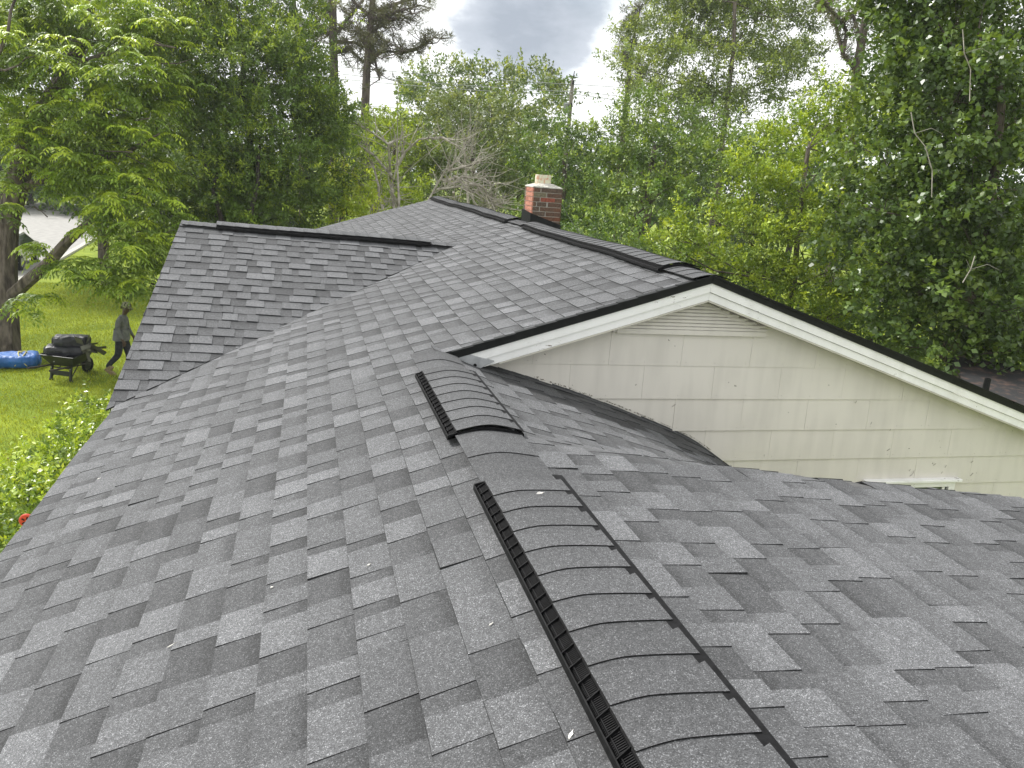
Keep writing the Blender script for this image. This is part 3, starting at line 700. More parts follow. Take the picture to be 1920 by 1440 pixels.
fs.append(tuple(3*n+j for j in range(n)))
mb.add(vs, fs); mb.build('chimney_crown', M['concrete'], ch)
M['flue'] = noisy('clay_flue', (0.62, 0.60, 0.46), (0.55, 0.30, 0.20), 22, 0.85, lo=.52, hi=.62)
mb = MB(); rr = .099; fz = CZT+.045
mb.lathe((c[0]-.015, c[1], fz), [(rr, 0), (rr*1.0, .105), (rr*.985, .11), (rr*.86, .11), (rr*.86, .02)], 20); mb.build('flue', M['flue'], ch)
# black membrane flashing around the base and the cricket
mb = MB(); bx0, bx1 = CX0-.012, CX0+CWx+.012; by0, by1 = CY0-.012, CY0+CWy+.012
zr = lambda x: ZB-.32*abs(x-XB)
zt0, zt1 = -.43, -.555
mb.hexa([(bx0, by0-.004, zr(bx0)-.05), (bx1, by0-.004, zr(bx1)-.05), (bx1, by0+.01, zr(bx1)-.05), (bx0, by0+.01, zr(bx0)-.05)], [(bx0, by0, zt0), (bx1, by0, zt1), (bx1, by0+.01, zt1), (bx0, by0+.01, zt0)])
mb.hexa([(bx0-.004, by0, zr(bx0)-.05), (bx0+.01, by0, zr(bx0)-.05), (bx0+.01, by1, zr(bx0)-.05), (bx0-.004, by1, zr(bx0)-.05)], [(bx0, by0, zt0), (bx0+.01, by0, zt0), (bx0+.01, by1, zt0+.03), (bx0, by1, zt0+.03)])
mb.box((CX0+CWx/2, by0-.03, zr(CX0+.2)+.005), (CWx+.14, .09, .012), Matrix.Rotation(math.atan(.32), 3, 'Y'))
mb.build('chimney_flashing', M['drip'], house)
mb = MB(); a = PT(1053, 384, 9.9); b = PT(1095, 450, 10.6); mb.tube([a, (a+b)/2+np.array([0, 0, -.01]), b], .003, 5)
mb.build('guy_wire', M['galv'], house)

# ------------------------------------------------------------------ low back roof at the right with its pipe
sh = empty('lean_to', (9.1, 9.0, ZG)); tag(sh, 'low dark roofed lean-to with rusty edge beyond the white gable rake', 'shed')
M['rust'] = noisy('rusty_metal', (0.10, 0.045, 0.02), (0.34, 0.13, 0.045), 14, 0.8, 6)
M['tar'] = noisy('tar_roof', (0.015, 0.015, 0.016), (0.10, 0.06, 0.045), 9, 0.75, 7, lo=.5, hi=.75, bump=.004, bscale=50)
q0 = PT(1838, 748, 9.4); q1 = PT(1990, 752, 9.4); z0 = q0[2]+.06
mb = MB(); mb.hexa([(q0[0], q0[1]-.15, z0-.30), (q1[0]+1, q1[1]-1.2, z0-.30), (q1[0]+2, q1[1]+1.2, z0-.16), (q0[0]+1.5, q0[1]+2.2, z0-.16)],
                   [(q0[0], q0[1]-.15, z0-.235), (q1[0]+1, q1[1]-1.2, z0-.235), (q1[0]+2, q1[1]+1.2, z0-.02), (q0[0]+1.5, q0[1]+2.2, z0-.02)])
mb.build('roof', M['tar'], sh)
mb = MB(); mb.hexa([(q0[0], q0[1]-.18, z0-.32), (q1[0]+1, q1[1]-1.23, z0-.32), (q1[0]+1, q1[1]-1.203, z0-.32), (q0[0], q0[1]-.153, z0-.32)],
                   [(q0[0], q0[1]-.18, z0-.232), (q1[0]+1, q1[1]-1.23, z0-.232), (q1[0]+1, q1[1]-1.203, z0-.232), (q0[0], q0[1]-.153, z0-.232)])
mb.build('edge_trim', M['rust'], sh)
mb = MB(); mb.box((q0[0]+1.0, q0[1]+.6, (ZG+z0-.32)/2), (1.9, 1.2, z0-.33-ZG)); mb.build('wall', M['siding'], sh)
pp = PT(1846, 738, 9.6)
mb = MB(); mb.lathe((pp[0], pp[1], z0-.18), [(.045, 0), (.036, .30), (.036, .33), (.03, .33), (.03, .30)], 14); pi_ = mb.build('vent_pipe', M['drip'], sh, smooth=False)
mb = MB(); mb.lathe((pp[0], pp[1], z0-.18), [(.16, 0), (.15, .012), (.075, .05), (.058, .09)], 16); mb.build('pipe_boot', mat('boot', (.06, .06, .06), .2)[0], pi_)

# ------------------------------------------------------------------ ground, street
def ground_mat():
    m, t, b = mat('lawn', rough=0.95, spec=0.15)
    g = N(t, 'ShaderNodeNewGeometry')
    def nz(s, d): n = N(t, 'ShaderNodeTexNoise'); n.inputs['Scale'].default_value = s; n.inputs['Detail'].default_value = d; t.links.new(g.outputs['Position'], n.inputs['Vector']); return n.outputs['Fac']
    a = ramp(t, [(.35, (0.13, 0.19, 0.018)), (.65, (0.24, 0.30, 0.026))]); t.links.new(nz(0.8, 5), a.inputs[0])
    c = ramp(t, [(.3, (.45,)*3), (.7, (1.35,)*3)]); t.links.new(nz(45, 3), c.inputs[0])
    mx = N(t, 'ShaderNodeMix', data_type='RGBA', blend_type='MULTIPLY'); mx.inputs[0].default_value = 1; t.links.new(a.outputs[0], mx.inputs[6]); t.links.new(c.outputs[0], mx.inputs[7]); t.links.new(mx.outputs[2], b.inputs['Base Color'])
    return m
M['lawn'] = ground_mat()
mb = MB(); xs = np.array([-600, -200, -80]+list(np.linspace(-40, 40, 41))+[80, 200, 600]); ys = np.array([-300, -60]+list(np.linspace(-20, 60, 41))+[100, 200, 700])
vl = [(x, y, ZG+0.03*math.sin(.5*x)*math.cos(.4*y)*(1 if abs(x) < 41 and -21 < y < 30 else 0)) for x in xs for y in ys]; ny = len(ys)
mb.add(vl, [(i*ny+j, (i+1)*ny+j, (i+1)*ny+j+1, i*ny+j+1) for i in range(len(xs)-1) for j in range(ny-1)])
tag(mb.build('ground', M['lawn']), kind='structure')
M['road'] = noisy('concrete_road', (0.24, 0.235, 0.22), (0.32, 0.31, 0.29), 3, 0.9, 7, bump=.003, bscale=80)
fa, fb = onz(40, 393, ZG), onz(76, 384, ZG); dd = (fb-fa)[:2]; dd /= np.linalg.norm(dd)
pn = onz(70, 507, ZG); nn = np.array([-dd[1], dd[0]]); wroad = abs((fa-pn)[:2]@nn); nn = nn if nn@(fa-pn)[:2] > 0 else -nn
def strip(name, o, d, n, l0, l1, w0, w1, z0, z1, m):
    mb = MB(); K = 30; ls = np.linspace(l0, l1, K+1)
    for a, b in zip(ls[:-1], ls[1:]):
        q = [o[:2]+d*s+n*w_ for s, w_ in ((a, w0), (b, w0), (b, w1), (a, w1))]
        mb.hexa([(p[0], p[1], z0) for p in q], [(p[0], p[1], z1) for p in q])
    return tag(mb.build(name, m), kind='structure')
strip('street', pn, dd, nn, -60, 90, 0, wroad, ZG-.3, ZG+.035, M['road'])
strip('kerb', pn, dd, nn, -60, 90, wroad, wroad+.25, ZG-.3, ZG+.16, M['concrete'])
strip('kerb', pn, dd, nn, -60, 90, -.25, 0, ZG-.3, ZG+.10, M['concrete'])

# ------------------------------------------------------------------ foliage
def hexcol(pal, n, r): 
    pal = np.array(pal); return pal[r.integers(0, len(pal), n)]
def leaves_mesh(name, pos, dirs, nrm, L, W, cols, m, parent, fold=0.12):
    n = len(pos)
    dirs = dirs/(np.linalg.norm(dirs, axis=1, keepdims=True)+1e-9); side = np.cross(dirs, nrm); side /= (np.linalg.norm(side, axis=1, keepdims=True)+1e-9); up = np.cross(side, dirs)
    L = np.broadcast_to(np.asarray(L, float).reshape(-1, 1), (n, 1)); W = np.broadcast_to(np.asarray(W, float).reshape(-1, 1), (n, 1))
    v = np.empty((n, 4, 3), np.float32)
    v[:, 0] = pos; v[:, 1] = pos+dirs*L*.45-side*W*.5+up*W*fold; v[:, 2] = pos+dirs*L-up*L*.06; v[:, 3] = pos+dirs*L*.45+side*W*.5+up*W*fold
    me = bpy.data.meshes.new(name); me.vertices.add(4*n); me.vertices.foreach_set('co', v.ravel())
    me.loops.add(4*n); me.loops.foreach_set('vertex_index', np.arange(4*n, dtype=np.int32))
    me.polygons.add(n); me.polygons.foreach_set('loop_start', np.arange(0, 4*n, 4, dtype=np.int32)); me.polygons.foreach_set('loop_total', np.full(n, 4, np.int32))
    me.materials.append(m); me.update(calc_edges=True)
    a = me.attributes.new('tone', 'FLOAT_COLOR', 'POINT'); c = np.ones((n, 4, 4), np.float32); c[:, :, :3] = np.minimum(cols*LG, .6)[:, None, :]; a.data.foreach_set('color', c.ravel())
    o = bpy.data.objects.new(name, me); COL.objects.link(o)
    if parent is not None:
        o.parent = parent; o.location = tuple(-world_loc(parent))
    tag(o, kind='stuff' if parent is not None else None)
    return o
NL = [0]; LG = np.array([2.1, 1.82, 1.35])
def crown(parent, blobs, m, pal, tip, L, W, r, kind='broad', dens=0.9, per=14, sprL=0.35, droop=0.0, flat=0.25, name='crown', tipf=0.3, bough=1.0):
    P_, D_, N_, C_, L_ = [], [], [], [], []
    la = L*W*.5
    for (c, rad) in blobs:
        rad = np.array(rad, float)*np.ones(3); rm = rad.mean()
        nl = dens*4*math.pi*rm*rm/la; ns = int(nl/per)+3
        # boughs: flattened clusters of sprays around the blob, with gaps between them
        nb = max(9, int(13*bough)); bd = r.normal(size=(nb, 3)); bd /= np.linalg.norm(bd, axis=1, keepdims=True); bd[:, 2] = bd[:, 2]*.9+.08
        brr = r.uniform(.62, 1.08, nb); bi = r.integers(0, nb, ns); bs_ = r.uniform(.22, .40, nb); btone = r.uniform(.72, 1.28, nb); btip = r.uniform(0.1, 1.9, nb)
        off = r.normal(size=(ns, 3))*bs_[bi][:, None]*np.array([1, 1, .55])
        u = bd[bi]*brr[bi][:, None]+off; pos = np.asarray(c)+u*rad
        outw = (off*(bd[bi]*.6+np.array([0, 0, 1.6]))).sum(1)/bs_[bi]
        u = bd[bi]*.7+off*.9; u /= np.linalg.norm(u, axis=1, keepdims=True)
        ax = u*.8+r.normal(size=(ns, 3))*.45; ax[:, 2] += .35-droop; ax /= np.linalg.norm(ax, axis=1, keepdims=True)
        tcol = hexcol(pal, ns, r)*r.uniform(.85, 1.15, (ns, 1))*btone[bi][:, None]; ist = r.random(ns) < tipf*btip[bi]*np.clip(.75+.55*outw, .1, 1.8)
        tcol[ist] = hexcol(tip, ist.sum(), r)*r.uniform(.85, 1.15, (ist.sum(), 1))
        if kind == 'pecan':
            # compound leaves hanging from the twig end; each has paired leaflets
            nc = 5; nlf = 11
            rp = np.repeat(pos, nc, 0); az = r.uniform(0, 6.28, ns*nc)
            rd = np.stack([np.cos(az), np.sin(az), np.full(ns*nc, .25)], 1)+np.repeat(ax, nc, 0)*.5; rd /= np.linalg.norm(rd, axis=1, keepdims=True)
            RL = sprL*r.uniform(.8, 1.2, ns*nc)
            cc = np.repeat(tcol, nc, 0)
            for k in range(nlf):
                f = (k//2+1)/(nlf//2+1) if k < nlf-1 else 1.0
                q = rp+rd*(RL*f)[:, None]; q[:, 2] -= RL*f*f*.75
                tan = rd.copy(); tan[:, 2] -= 1.5*f*.75
                sd = np.cross(rd, [0, 0, 1.0]); sd /= np.linalg.norm(sd, axis=1, keepdims=True)+1e-9
                sg = 0 if k == nlf-1 else (1 if k % 2 else -1)
                dv = sd*sg*.8+tan*.45; dv[:, 2] -= .35
                P_.append(q); D_.append(dv); nn_ = np.cross(dv, sd*(sg or 1))*0+np.array([0, 0, 1.])+r.normal(size=q.shape)*.25; N_.append(nn_); C_.append(cc); L_.append(np.full(len(q), L)*r.uniform(.8, 1.2, len(q)))
        else:
            f = (np.arange(per)+.5)/per
            az = (np.arange(per)*2.4)[None, :]+r.uniform(0, 6.28, (ns, 1))
            a = np.where(np.abs(ax[:, 2:3]) < .9, np.array([[0, 0, 1.]]), np.array([[1., 0, 0]])); x = np.cross(ax, a); x /= np.linalg.norm(x, axis=1, keepdims=True); y = np.cross(ax, x)
            sl_ = sprL*r.uniform(.6, 1.2, ns)
            q = pos[:, None]+ax[:, None]*(f[None, :, None]*sl_[:, None, None])
            rad_d = x[:, None]*np.cos(az)[:, :, None]+y[:, None]*np.sin(az)[:, :, None]
            dv = rad_d+ax[:, None]*(.35+.8*f[None, :, None]); dv[:, :, 2] -= droop*.8
            nn_ = np.array([0, 0, 1.])+r.normal(size=q.shape)*(.35+flat)+ax[:, None]*.3
            q = q+r.normal(size=q.shape)*sprL*.10
            P_.append(q.reshape(-1, 3)); D_.append((dv+r.normal(size=q.shape)*.25).reshape(-1, 3)); N_.append(nn_.reshape(-1, 3)); C_.append(np.repeat(tcol, per, 0)*r.uniform(.88, 1.12, (ns*per, 1))); L_.append(L*r.uniform(.7, 1.2, ns*per))
    P_, D_, N_, C_, L_ = map(np.concatenate, (P_, D_, N_, C_, L_))
    NL[0] += len(P_)
    return leaves_mesh(name, P_, D_, N_, L_, L_*W/L, C_, m, parent)
def limbs(mb, base, top, blobs, r0, r, k=0.45, twigs=3):
    base = np.array(base, float); top = np.array(top, float); n = 7; pts = []
    for i in range(n+1):
        f = i/n; p = base*(1-f)+top*f; p = p+np.array([r.normal()*.06, r.normal()*.06, 0])*(1 if 0 < i < n else 0)*np.linalg.norm(top-base)*.15; pts.append(p)
    rad = [r0*(1.25 if i == 0 else 1-.55*i/n) for i in range(n+1)]
    mb.tube(pts, rad, 10, wob=.06)
    for c, rb in blobs:
        c = np.asarray(c, float); rbm = float(np.mean(rb)); i = int(np.clip(np.argmin([abs(p[2]-(c[2]-rbm*1.0)) for p in pts]), 1, n)); s = pts[i]
        mid = s*.5+c*.5+np.array([r.normal()*.2, r.normal()*.2, -.15*np.linalg.norm(c-s)*.3+r.normal()*.1])
        rr = rad[i]*k
        mb.tube([s, s*.72+mid*.28+r.normal(size=3)*.03, mid, mid*.4+c*.6+r.normal(size=3)*.05, c], [rr, rr*.8, rr*.6, rr*.42, rr*.2], 6)
        for t in range(twigs):
            u = r.normal(size=3); u /= np.linalg.norm(u); u[2] = abs(u[2])*.6; e = c+u*rbm*.95
            st = mid*.3+c*.7
            mb.tube([st, (st+e)/2+r.normal(size=3)*rbm*.12, e], [rr*.28, rr*.18, rr*.06], 4)
def tree(name, label, cat, spec, basepx, D0, r0, pal, tip, L, W, seed, m='leaf', bark='bark', group=None, zt=None, **kw):
    r = np.random.default_rng(seed); blobs = []
    for (x, y, D, rp) in spec:
        rm = rp/FPX*D; blobs.append((PT(x, y, D), (rm, rm*1.15, rm*.95)))
    bx, by = basepx; b = PT(bx, by, D0); base = np.array([b[0], b[1], ZG])
    e = empty(name, base); tag(e, label, cat, group)
    top = np.mean([c for c, _ in blobs], 0)*.6+np.array([base[0], base[1], max(c[2] for c, _ in blobs)])*.4
    mb = MB(); limbs(mb, base-np.array([0, 0, .1]), top, blobs, r0, r, twigs=kw.pop('twigs', 3))
    mb.build('trunk', M[bark], e)
    crown(e, blobs, M[m], pal, tip, L, W, r, **kw)
    return e
G_dark = [(0.025, 0.055, 0.014), (0.035, 0.075, 0.018), (0.045, 0.09, 0.02)]
G_mid = [(0.045, 0.085, 0.025), (0.06, 0.11, 0.03), (0.05, 0.10, 0.022)]
G_grey = [(0.065, 0.10, 0.045), (0.08, 0.12, 0.055), (0.055, 0.09, 0.04)]
G_yel = [(0.10, 0.16, 0.018), (0.13, 0.20, 0.022), (0.085, 0.14, 0.02)]
G_tip = [(0.17, 0.25, 0.03), (0.20, 0.28, 0.035), (0.14, 0.22, 0.03)]

# ---- pecan-like tree at left: trunk and limbs built by hand
tb = onz(14, 662, ZG); pe = empty('pecan_tree', tb); tag(pe, 'big tree at left with thick leaning trunk and drooping feathery bright leaves', 'tree')
r = np.random.default_rng(11); mb = MB(); D = 20.4
tr = [PT(12, 672, D), PT(13, 640, D), PT(12, 570, D), PT(10, 500, D), PT(14, 420, D), PT(30, 350, D-.3), PT(50, 280, D-.4), PT(80, 210, D-.3), PT(110, 160, D), PT(150, 90, D+.3), PT(170, 20, D+.6), PT(190, -80, D+.8)]
mb.tube(tr, [.36, .30, .27, .26, .27, .26, .24, .22, .2, .14, .10, .06], 14, wob=.07)
mb.tube([PT(16, 560, D), PT(50, 528, D-.4), PT(85, 500, D-.8), PT(125, 455, D-1.2), PT(170, 415, D-1.5), PT(215, 385, D-1.8), PT(260, 360, D-2.0)], [.17, .155, .14, .12, .09, .06, .03], 10, wob=.07)
mb.tube([PT(30, 360, D), PT(90, 330, D-.8), PT(150, 300, D-1.2), PT(230, 290, D-1.4), PT(300, 250, D-1.5)], [.12, .1, .08, .06, .02], 8, wob=.05)
mb.tube([PT(105, 170, D), PT(150, 120, D-.6), PT(200, 100, D-1.0), PT(270, 80, D-1.0), PT(330, 90, D-1)], [.1, .08, .06, .04, .015], 8)
mb.tube([PT(20, 400, D), PT(-40, 330, D), PT(-100, 250, D-1), PT(-160, 180, D-1)], [.14, .12, .09, .04], 8)
mb.tube([PT(-30, 150, D-3), PT(0, 95, D-3), PT(15, 60, D-3), PT(20, 20, D-3), PT(40, -30, D-3)], [.05, .04, .035, .03, .02], 6)
mb.tube([PT(-20, 128, D-3), PT(10, 132, D-3), PT(35, 122, D-3), PT(50, 108, D-3), PT(70, 105, D-3)], [.03, .026, .02, .014, .006], 5)
for k in range(60):
    a = PT(r.uniform(20, 300), r.uniform(60, 470), D-r.uniform(.5, 2.2)); dr = r.normal(size=3)*.5; dr[2] = abs(dr[2])*.3-.1
    mb.tube([a, a+dr*.6+r.normal(size=3)*.05, a+dr*1.3], [.02, .013, .005], 4)
mb.build('trunk', M['bark'], pe)
spec = [(-40, 60, 19, 90), (50, 10, 19.5, 75), (140, 25, 20, 80), (230, 40, 19.5, 70), (300, 60, 20.5, 60), (20, 110, 18, 60), (120, 110, 18.5, 55), (215, 135, 18.5, 60), (280, 150, 19.5, 55),
        (40, 190, 18.5, 52), (160, 215, 18.5, 50), (240, 220, 19, 60), (300, 200, 20, 45), (-20, 250, 19, 60), (60, 265, 18.2, 48), (140, 285, 18.2, 50), (220, 300, 18.5, 60), (290, 300, 19.5, 50),
        (150, 345, 18.8, 42), (220, 375, 18.2, 55), (280, 395, 19, 50), (180, 420, 18, 36), (240, 450, 17.8, 50), (285, 480, 18.2, 42), (215, 500, 17.8, 36), (255, 535, 17.8, 30), (155, 488, 17.6, 22), (95, 490, 17.8, 20), (70, 470, 17.5, 16), (40, 330, 18.4, 28), (12, 395, 17.6, 20), (35, 560, 17.6, 14), (85, 555, 17.2, 10), (130, 520, 17.2, 16), (60, 585, 17.6, 6), (110, 335, 19, 40), (180, 530, 17.4, 18)]
blobs = [(PT(x, y, D_), np.array([1, 1.2, .9])*rp/FPX*D_) for x, y, D_, rp in spec]
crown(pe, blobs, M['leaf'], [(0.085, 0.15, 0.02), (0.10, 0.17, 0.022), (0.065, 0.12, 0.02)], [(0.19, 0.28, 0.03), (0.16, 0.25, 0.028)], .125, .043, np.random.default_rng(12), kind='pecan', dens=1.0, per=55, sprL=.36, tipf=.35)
# ---- laurel
tree('laurel_tree', 'dense dark green tree filling the space behind the left roof wing', 'tree',
     [(330, 30, 23, 90), (430, 0, 23, 100), (520, 60, 23, 90), (380, 130, 22.5, 95), (480, 150, 22, 100), (560, 150, 22.5, 60), (330, 220, 23, 80), (420, 250, 22, 90), (520, 240, 22, 85), (590, 200, 23, 50), (610, 250, 23, 55),
      (640, 215, 24, 38), (350, 320, 22.5, 80), (440, 340, 22, 80), (530, 330, 22, 80), (610, 320, 23, 55), (300, 400, 22, 70), (390, 400, 21.5, 60), (480, 400, 22, 60), (560, 390, 23, 50), (300, 480, 21.5, 50), (250, 420, 22.5, 55), (455, -80, 23.5, 90), (560, 20, 23.5, 35), (345, -60, 23.5, 90), (280, 530, 21.5, 28)],
     (480, 560), 23, .14, [(0.045, 0.085, 0.02), (0.055, 0.105, 0.022)], [(0.12, 0.19, 0.025), (0.14, 0.21, 0.03)], .115, .042, 21, bark='bark_dark', dens=1.0, per=16, sprL=.34, tipf=.30, twigs=4)
mbx = MB()
for pts, rad in (([PT(430, 470, 21.0), PT(412, 400, 21.0), PT(398, 355, 21), PT(410, 320, 21), PT(404, 280, 21)], [.07, .06, .055, .04, .02]), ([PT(450, 470, 21), PT(470, 400, 21), PT(484, 340, 21), PT(484, 300, 21), PT(490, 250, 21)], [.07, .065, .06, .05, .02]), ([PT(398, 355, 21), PT(385, 310, 21), PT(380, 270, 21)], [.035, .03, .012])):
    mbx.tube(pts, rad, 7, wob=.05)
lt = [o for o in bpy.data.objects if o.name == 'laurel_tree'][0]; mbx.build('stem', M['bark_dark'], lt)
# ---- bright small tree and mid background
tree('sapling', 'small bright yellow-green tree beside the bare branches behind the roof', 'tree', [(640, 345, 24, 26), (670, 375, 23.5, 28), (625, 395, 23.5, 28), (655, 410, 23, 28), (620, 330, 24.5, 26), (690, 400, 23, 18), (600, 430, 23, 25)], (650, 450), 23.5, .06,
     G_tip, [(0.24, 0.32, 0.05)], .13, .06, 22, dens=.8, per=12, sprL=.3)
tree('mulberry_tree', 'yellow-green tree standing behind the bare dead tree', 'tree', [(735, 280, 29, 45), (700, 330, 28, 45), (760, 340, 28, 45), (720, 390, 27, 45), (780, 290, 30, 35), (690, 250, 30, 35), (770, 400, 27, 30), (745, 235, 31, 30)], (735, 450), 28, .12,
     G_yel, G_tip, .13, .065, 23, dens=.8, per=12, sprL=.35)
tree('oak_tree', 'grey-green rounded tree directly behind the brush pile', 'tree', [(840, 250, 33, 65), (910, 240, 33, 60), (870, 310, 31, 70), (950, 310, 31, 65), (820, 350, 30, 55), (900, 370, 30, 60), (800, 300, 32, 40), (985, 360, 29, 50)], (880, 450), 31, .2,
     G_grey, [(0.11, 0.15, 0.06)], .15, .07, 24, dens=.85, per=12, sprL=.35, tipf=.15)
tree('gum_tree', 'mid green tree standing left of the utility pole', 'tree', [(820, 165, 52, 48), (890, 165, 52, 45), (930, 150, 54, 38), (990, 165, 55, 42), (1030, 190, 52, 42), (860, 215, 48, 50), (960, 210, 48, 50), (780, 200, 50, 40), (1010, 235, 46, 40), (790, 160, 54, 30)], (930, 400), 50, .3,
     G_mid+G_grey, [(0.13, 0.18, 0.04)], .24, .13, 25, dens=.75, per=12, sprL=.6, tipf=.25)
tree('privet_tree', 'dark green bushy tree right behind the brick chimney', 'tree', [(1010, 280, 27, 50), (1060, 320, 26, 55), (1040, 380, 25, 45), (980, 420, 24, 35), (1085, 270, 28, 30), (1100, 400, 24, 45), (1060, 255, 29, 26)], (1050, 500), 26, .14,
     G_dark+G_mid, [(0.11, 0.18, 0.03)], .12, .055, 26, dens=.9, per=14, sprL=.32, tipf=.2)
tree('hackberry_tree', 'broad mid green tree between chimney and the yellow-green tree', 'tree', [(1150, 270, 27, 48), (1200, 230, 28, 48), (1180, 330, 26, 60), (1140, 390, 25, 45), (1250, 290, 26, 55), (1230, 370, 24, 55), (1150, 440, 23, 40), (1300, 240, 28, 50), (1300, 320, 25, 50), (1350, 280, 26, 45)], (1200, 520), 25.5, .2,
     G_mid+[(0.07, 0.12, 0.03)], [(0.12, 0.19, 0.04)], .125, .06, 27, dens=.9, per=14, sprL=.36, tipf=.25)
tree('tall_ash_tree', 'tall hazy light green tree rising out of the top of the picture', 'tree', [(1240, 60, 36, 62), (1320, 40, 36, 70), (1400, 50, 36, 70), (1210, 130, 35, 50), (1290, 140, 34, 62), (1370, 150, 34, 60), (1450, 60, 37, 60), (1440, 150, 35, 55), (1500, 30, 37, 50), (1340, -40, 37, 80), (1250, -30, 37, 60), (1440, -40, 37, 60), (1490, 120, 36, 40), (1240, 190, 33, 45), (1340, 215, 33, 45)], (1330, 500), 34, .17,
     G_grey+[(0.085, 0.135, 0.045)], [(0.14, 0.20, 0.05)], .15, .065, 28, dens=.9, per=12, sprL=.45, tipf=.3, twigs=5)
tree('box_elder_tree', 'leafy yellow-green tree in the middle right, above the roof apex', 'tree', [(1560, 215, 18, 50), (1500, 260, 18, 55), (1610, 250, 18, 45), (1430, 300, 17.5, 52), (1520, 330, 17, 62), (1380, 360, 17, 50), (1450, 390, 16.5, 62), (1560, 400, 16.5, 55), (1330, 420, 16.5, 46), (1400, 450, 16, 50), (1500, 470, 16, 60), (1280, 440, 16.5, 34), (1240, 455, 17, 24), (1580, 500, 16, 55), (1480, 540, 16, 45), (1430, 500, 16.5, 45), (1640, 560, 16, 55), (1560, 590, 16, 45), (1620, 200, 19, 38), (1550, 160, 19.5, 26)], (1480, 640), 17, .09,
     [(0.085, 0.145, 0.018), (0.06, 0.11, 0.018), (0.11, 0.17, 0.02)], G_tip, .088, .042, 29, dens=.8, per=14, sprL=.26, tipf=.3, twigs=4)
tree('redbud_tree', 'large leaved glossy dark green tree covering the right edge', 'tree', [(1700, 60, 13, 85), (1800, 30, 12.5, 100), (1900, 80, 12.5, 100), (1690, 170, 12.5, 85), (1800, 170, 12, 100), (1900, 230, 12, 100), (1640, 290, 12.5, 70), (1740, 290, 12, 90), (1850, 340, 11.8, 100), (1620, 390, 12.2, 68), (1720, 410, 11.8, 85), (1830, 460, 11.6, 90), (1920, 430, 11.8, 90), (1650, 490, 12, 65), (1750, 530, 11.6, 75), (1860, 570, 11.4, 85), (1690, 580, 12, 55), (1770, 640, 11.6, 55), (1870, 660, 11.3, 50), (1700, 650, 12.2, 40), (1950, 600, 11.5, 80), (1700, -40, 13, 80), (1850, -60, 12.6, 90)], (1860, 700), 12.6, .12,
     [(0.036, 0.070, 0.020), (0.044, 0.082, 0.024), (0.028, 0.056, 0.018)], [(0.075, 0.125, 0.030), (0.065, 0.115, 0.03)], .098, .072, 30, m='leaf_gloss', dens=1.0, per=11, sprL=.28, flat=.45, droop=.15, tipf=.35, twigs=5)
# pale bare vines hanging through the large-leaved tree
for k, (lab, pts) in enumerate((('pale bare vine hanging high in the large leaved tree', [(1805, 55), (1808, 100), (1820, 130), (1818, 190)]), ('pale zigzag vine lower in the large leaved tree', [(1708, 210), (1715, 250), (1735, 275), (1748, 320), (1747, 370)]), ('short pale twig hanging low among the large leaves', [(1828, 480), (1820, 505), (1805, 530)]))):
    mb = MB(); P = [PT(x, y, 10.4) for x, y in pts]; mb.tube(P, .006, 5); a = P[1]; mb.tube([a, a+np.array([.2, -.05, .08]), a+np.array([.38, -.06, .02])], .003, 4); mb.tube([P[-2], P[-2]+np.array([-.1, 0, .12])], .003, 4)
    tag(mb.build('vine', M['deadwood'], origin=P[0]), lab, 'vine')
# background row: individual far trees that close the view under the sky line
k = 0
far = [(-60, 250, 62, 90), (60, 230, 66, 80), (180, 260, 64, 90), (300, 290, 64, 80), (420, 280, 66, 80), (540, 290, 66, 70), (640, 240, 68, 55), (700, 270, 66, 60), (790, 260, 66, 60), (900, 250, 70, 60), (1010, 270, 68, 60), (1110, 300, 66, 50), (1200, 300, 60, 70), (1340, 300, 60, 90), (1480, 280, 58, 90), (1640, 330, 50, 100), (1800, 380, 46, 110), (1960, 420, 44, 120)]
desc = ['far dim tree past the street at the left edge', 'far tree past the street behind the thick trunk', 'far tree behind the drooping leaves, fourth from street', 'far tree seen dimly behind the dense dark tree, left part', 'far tree behind the middle of the dense dark tree', 'far tree behind the right flank of the dense dark tree', 'far tree at the foot of the tall pine trunks', 'far tree behind the bare dead tree', 'far tree left of the grey-green rounded tree top', 'far tree low behind the grey-green rounded tree', 'far tree just left of the utility pole foot', 'far tree just right of the utility pole foot', 'far tree behind the broad mid green tree', 'far tree under the tall hazy light green tree', 'far tree behind the yellow-green leafy tree', 'far tree behind the large leaved tree, left part', 'far tree behind the large leaved tree, middle', 'far tree beyond the right edge behind large leaves']
for (x, y, D_, rp), lab in zip(far, desc):
    sp_ = [(x, y, D_, rp*.7), (x-rp*.6, y+rp*.5, D_, rp*.65), (x+rp*.6, y+rp*.5, D_-1, rp*.65), (x, y+rp*1.0, D_-2, rp*.8), (x-rp*.7, y+rp*1.4, D_-1, rp*.6), (x+rp*.7, y+rp*1.4, D_-1, rp*.6)]
    tree('far_tree', lab, 'tree', sp_, (x, y+200), D_, .25, G_mid+G_dark, G_tip[:1], .42, .24, 100+k, group='far trees closing the view', dens=.8, per=10, sprL=.8, tipf=.12, twigs=1); k += 1

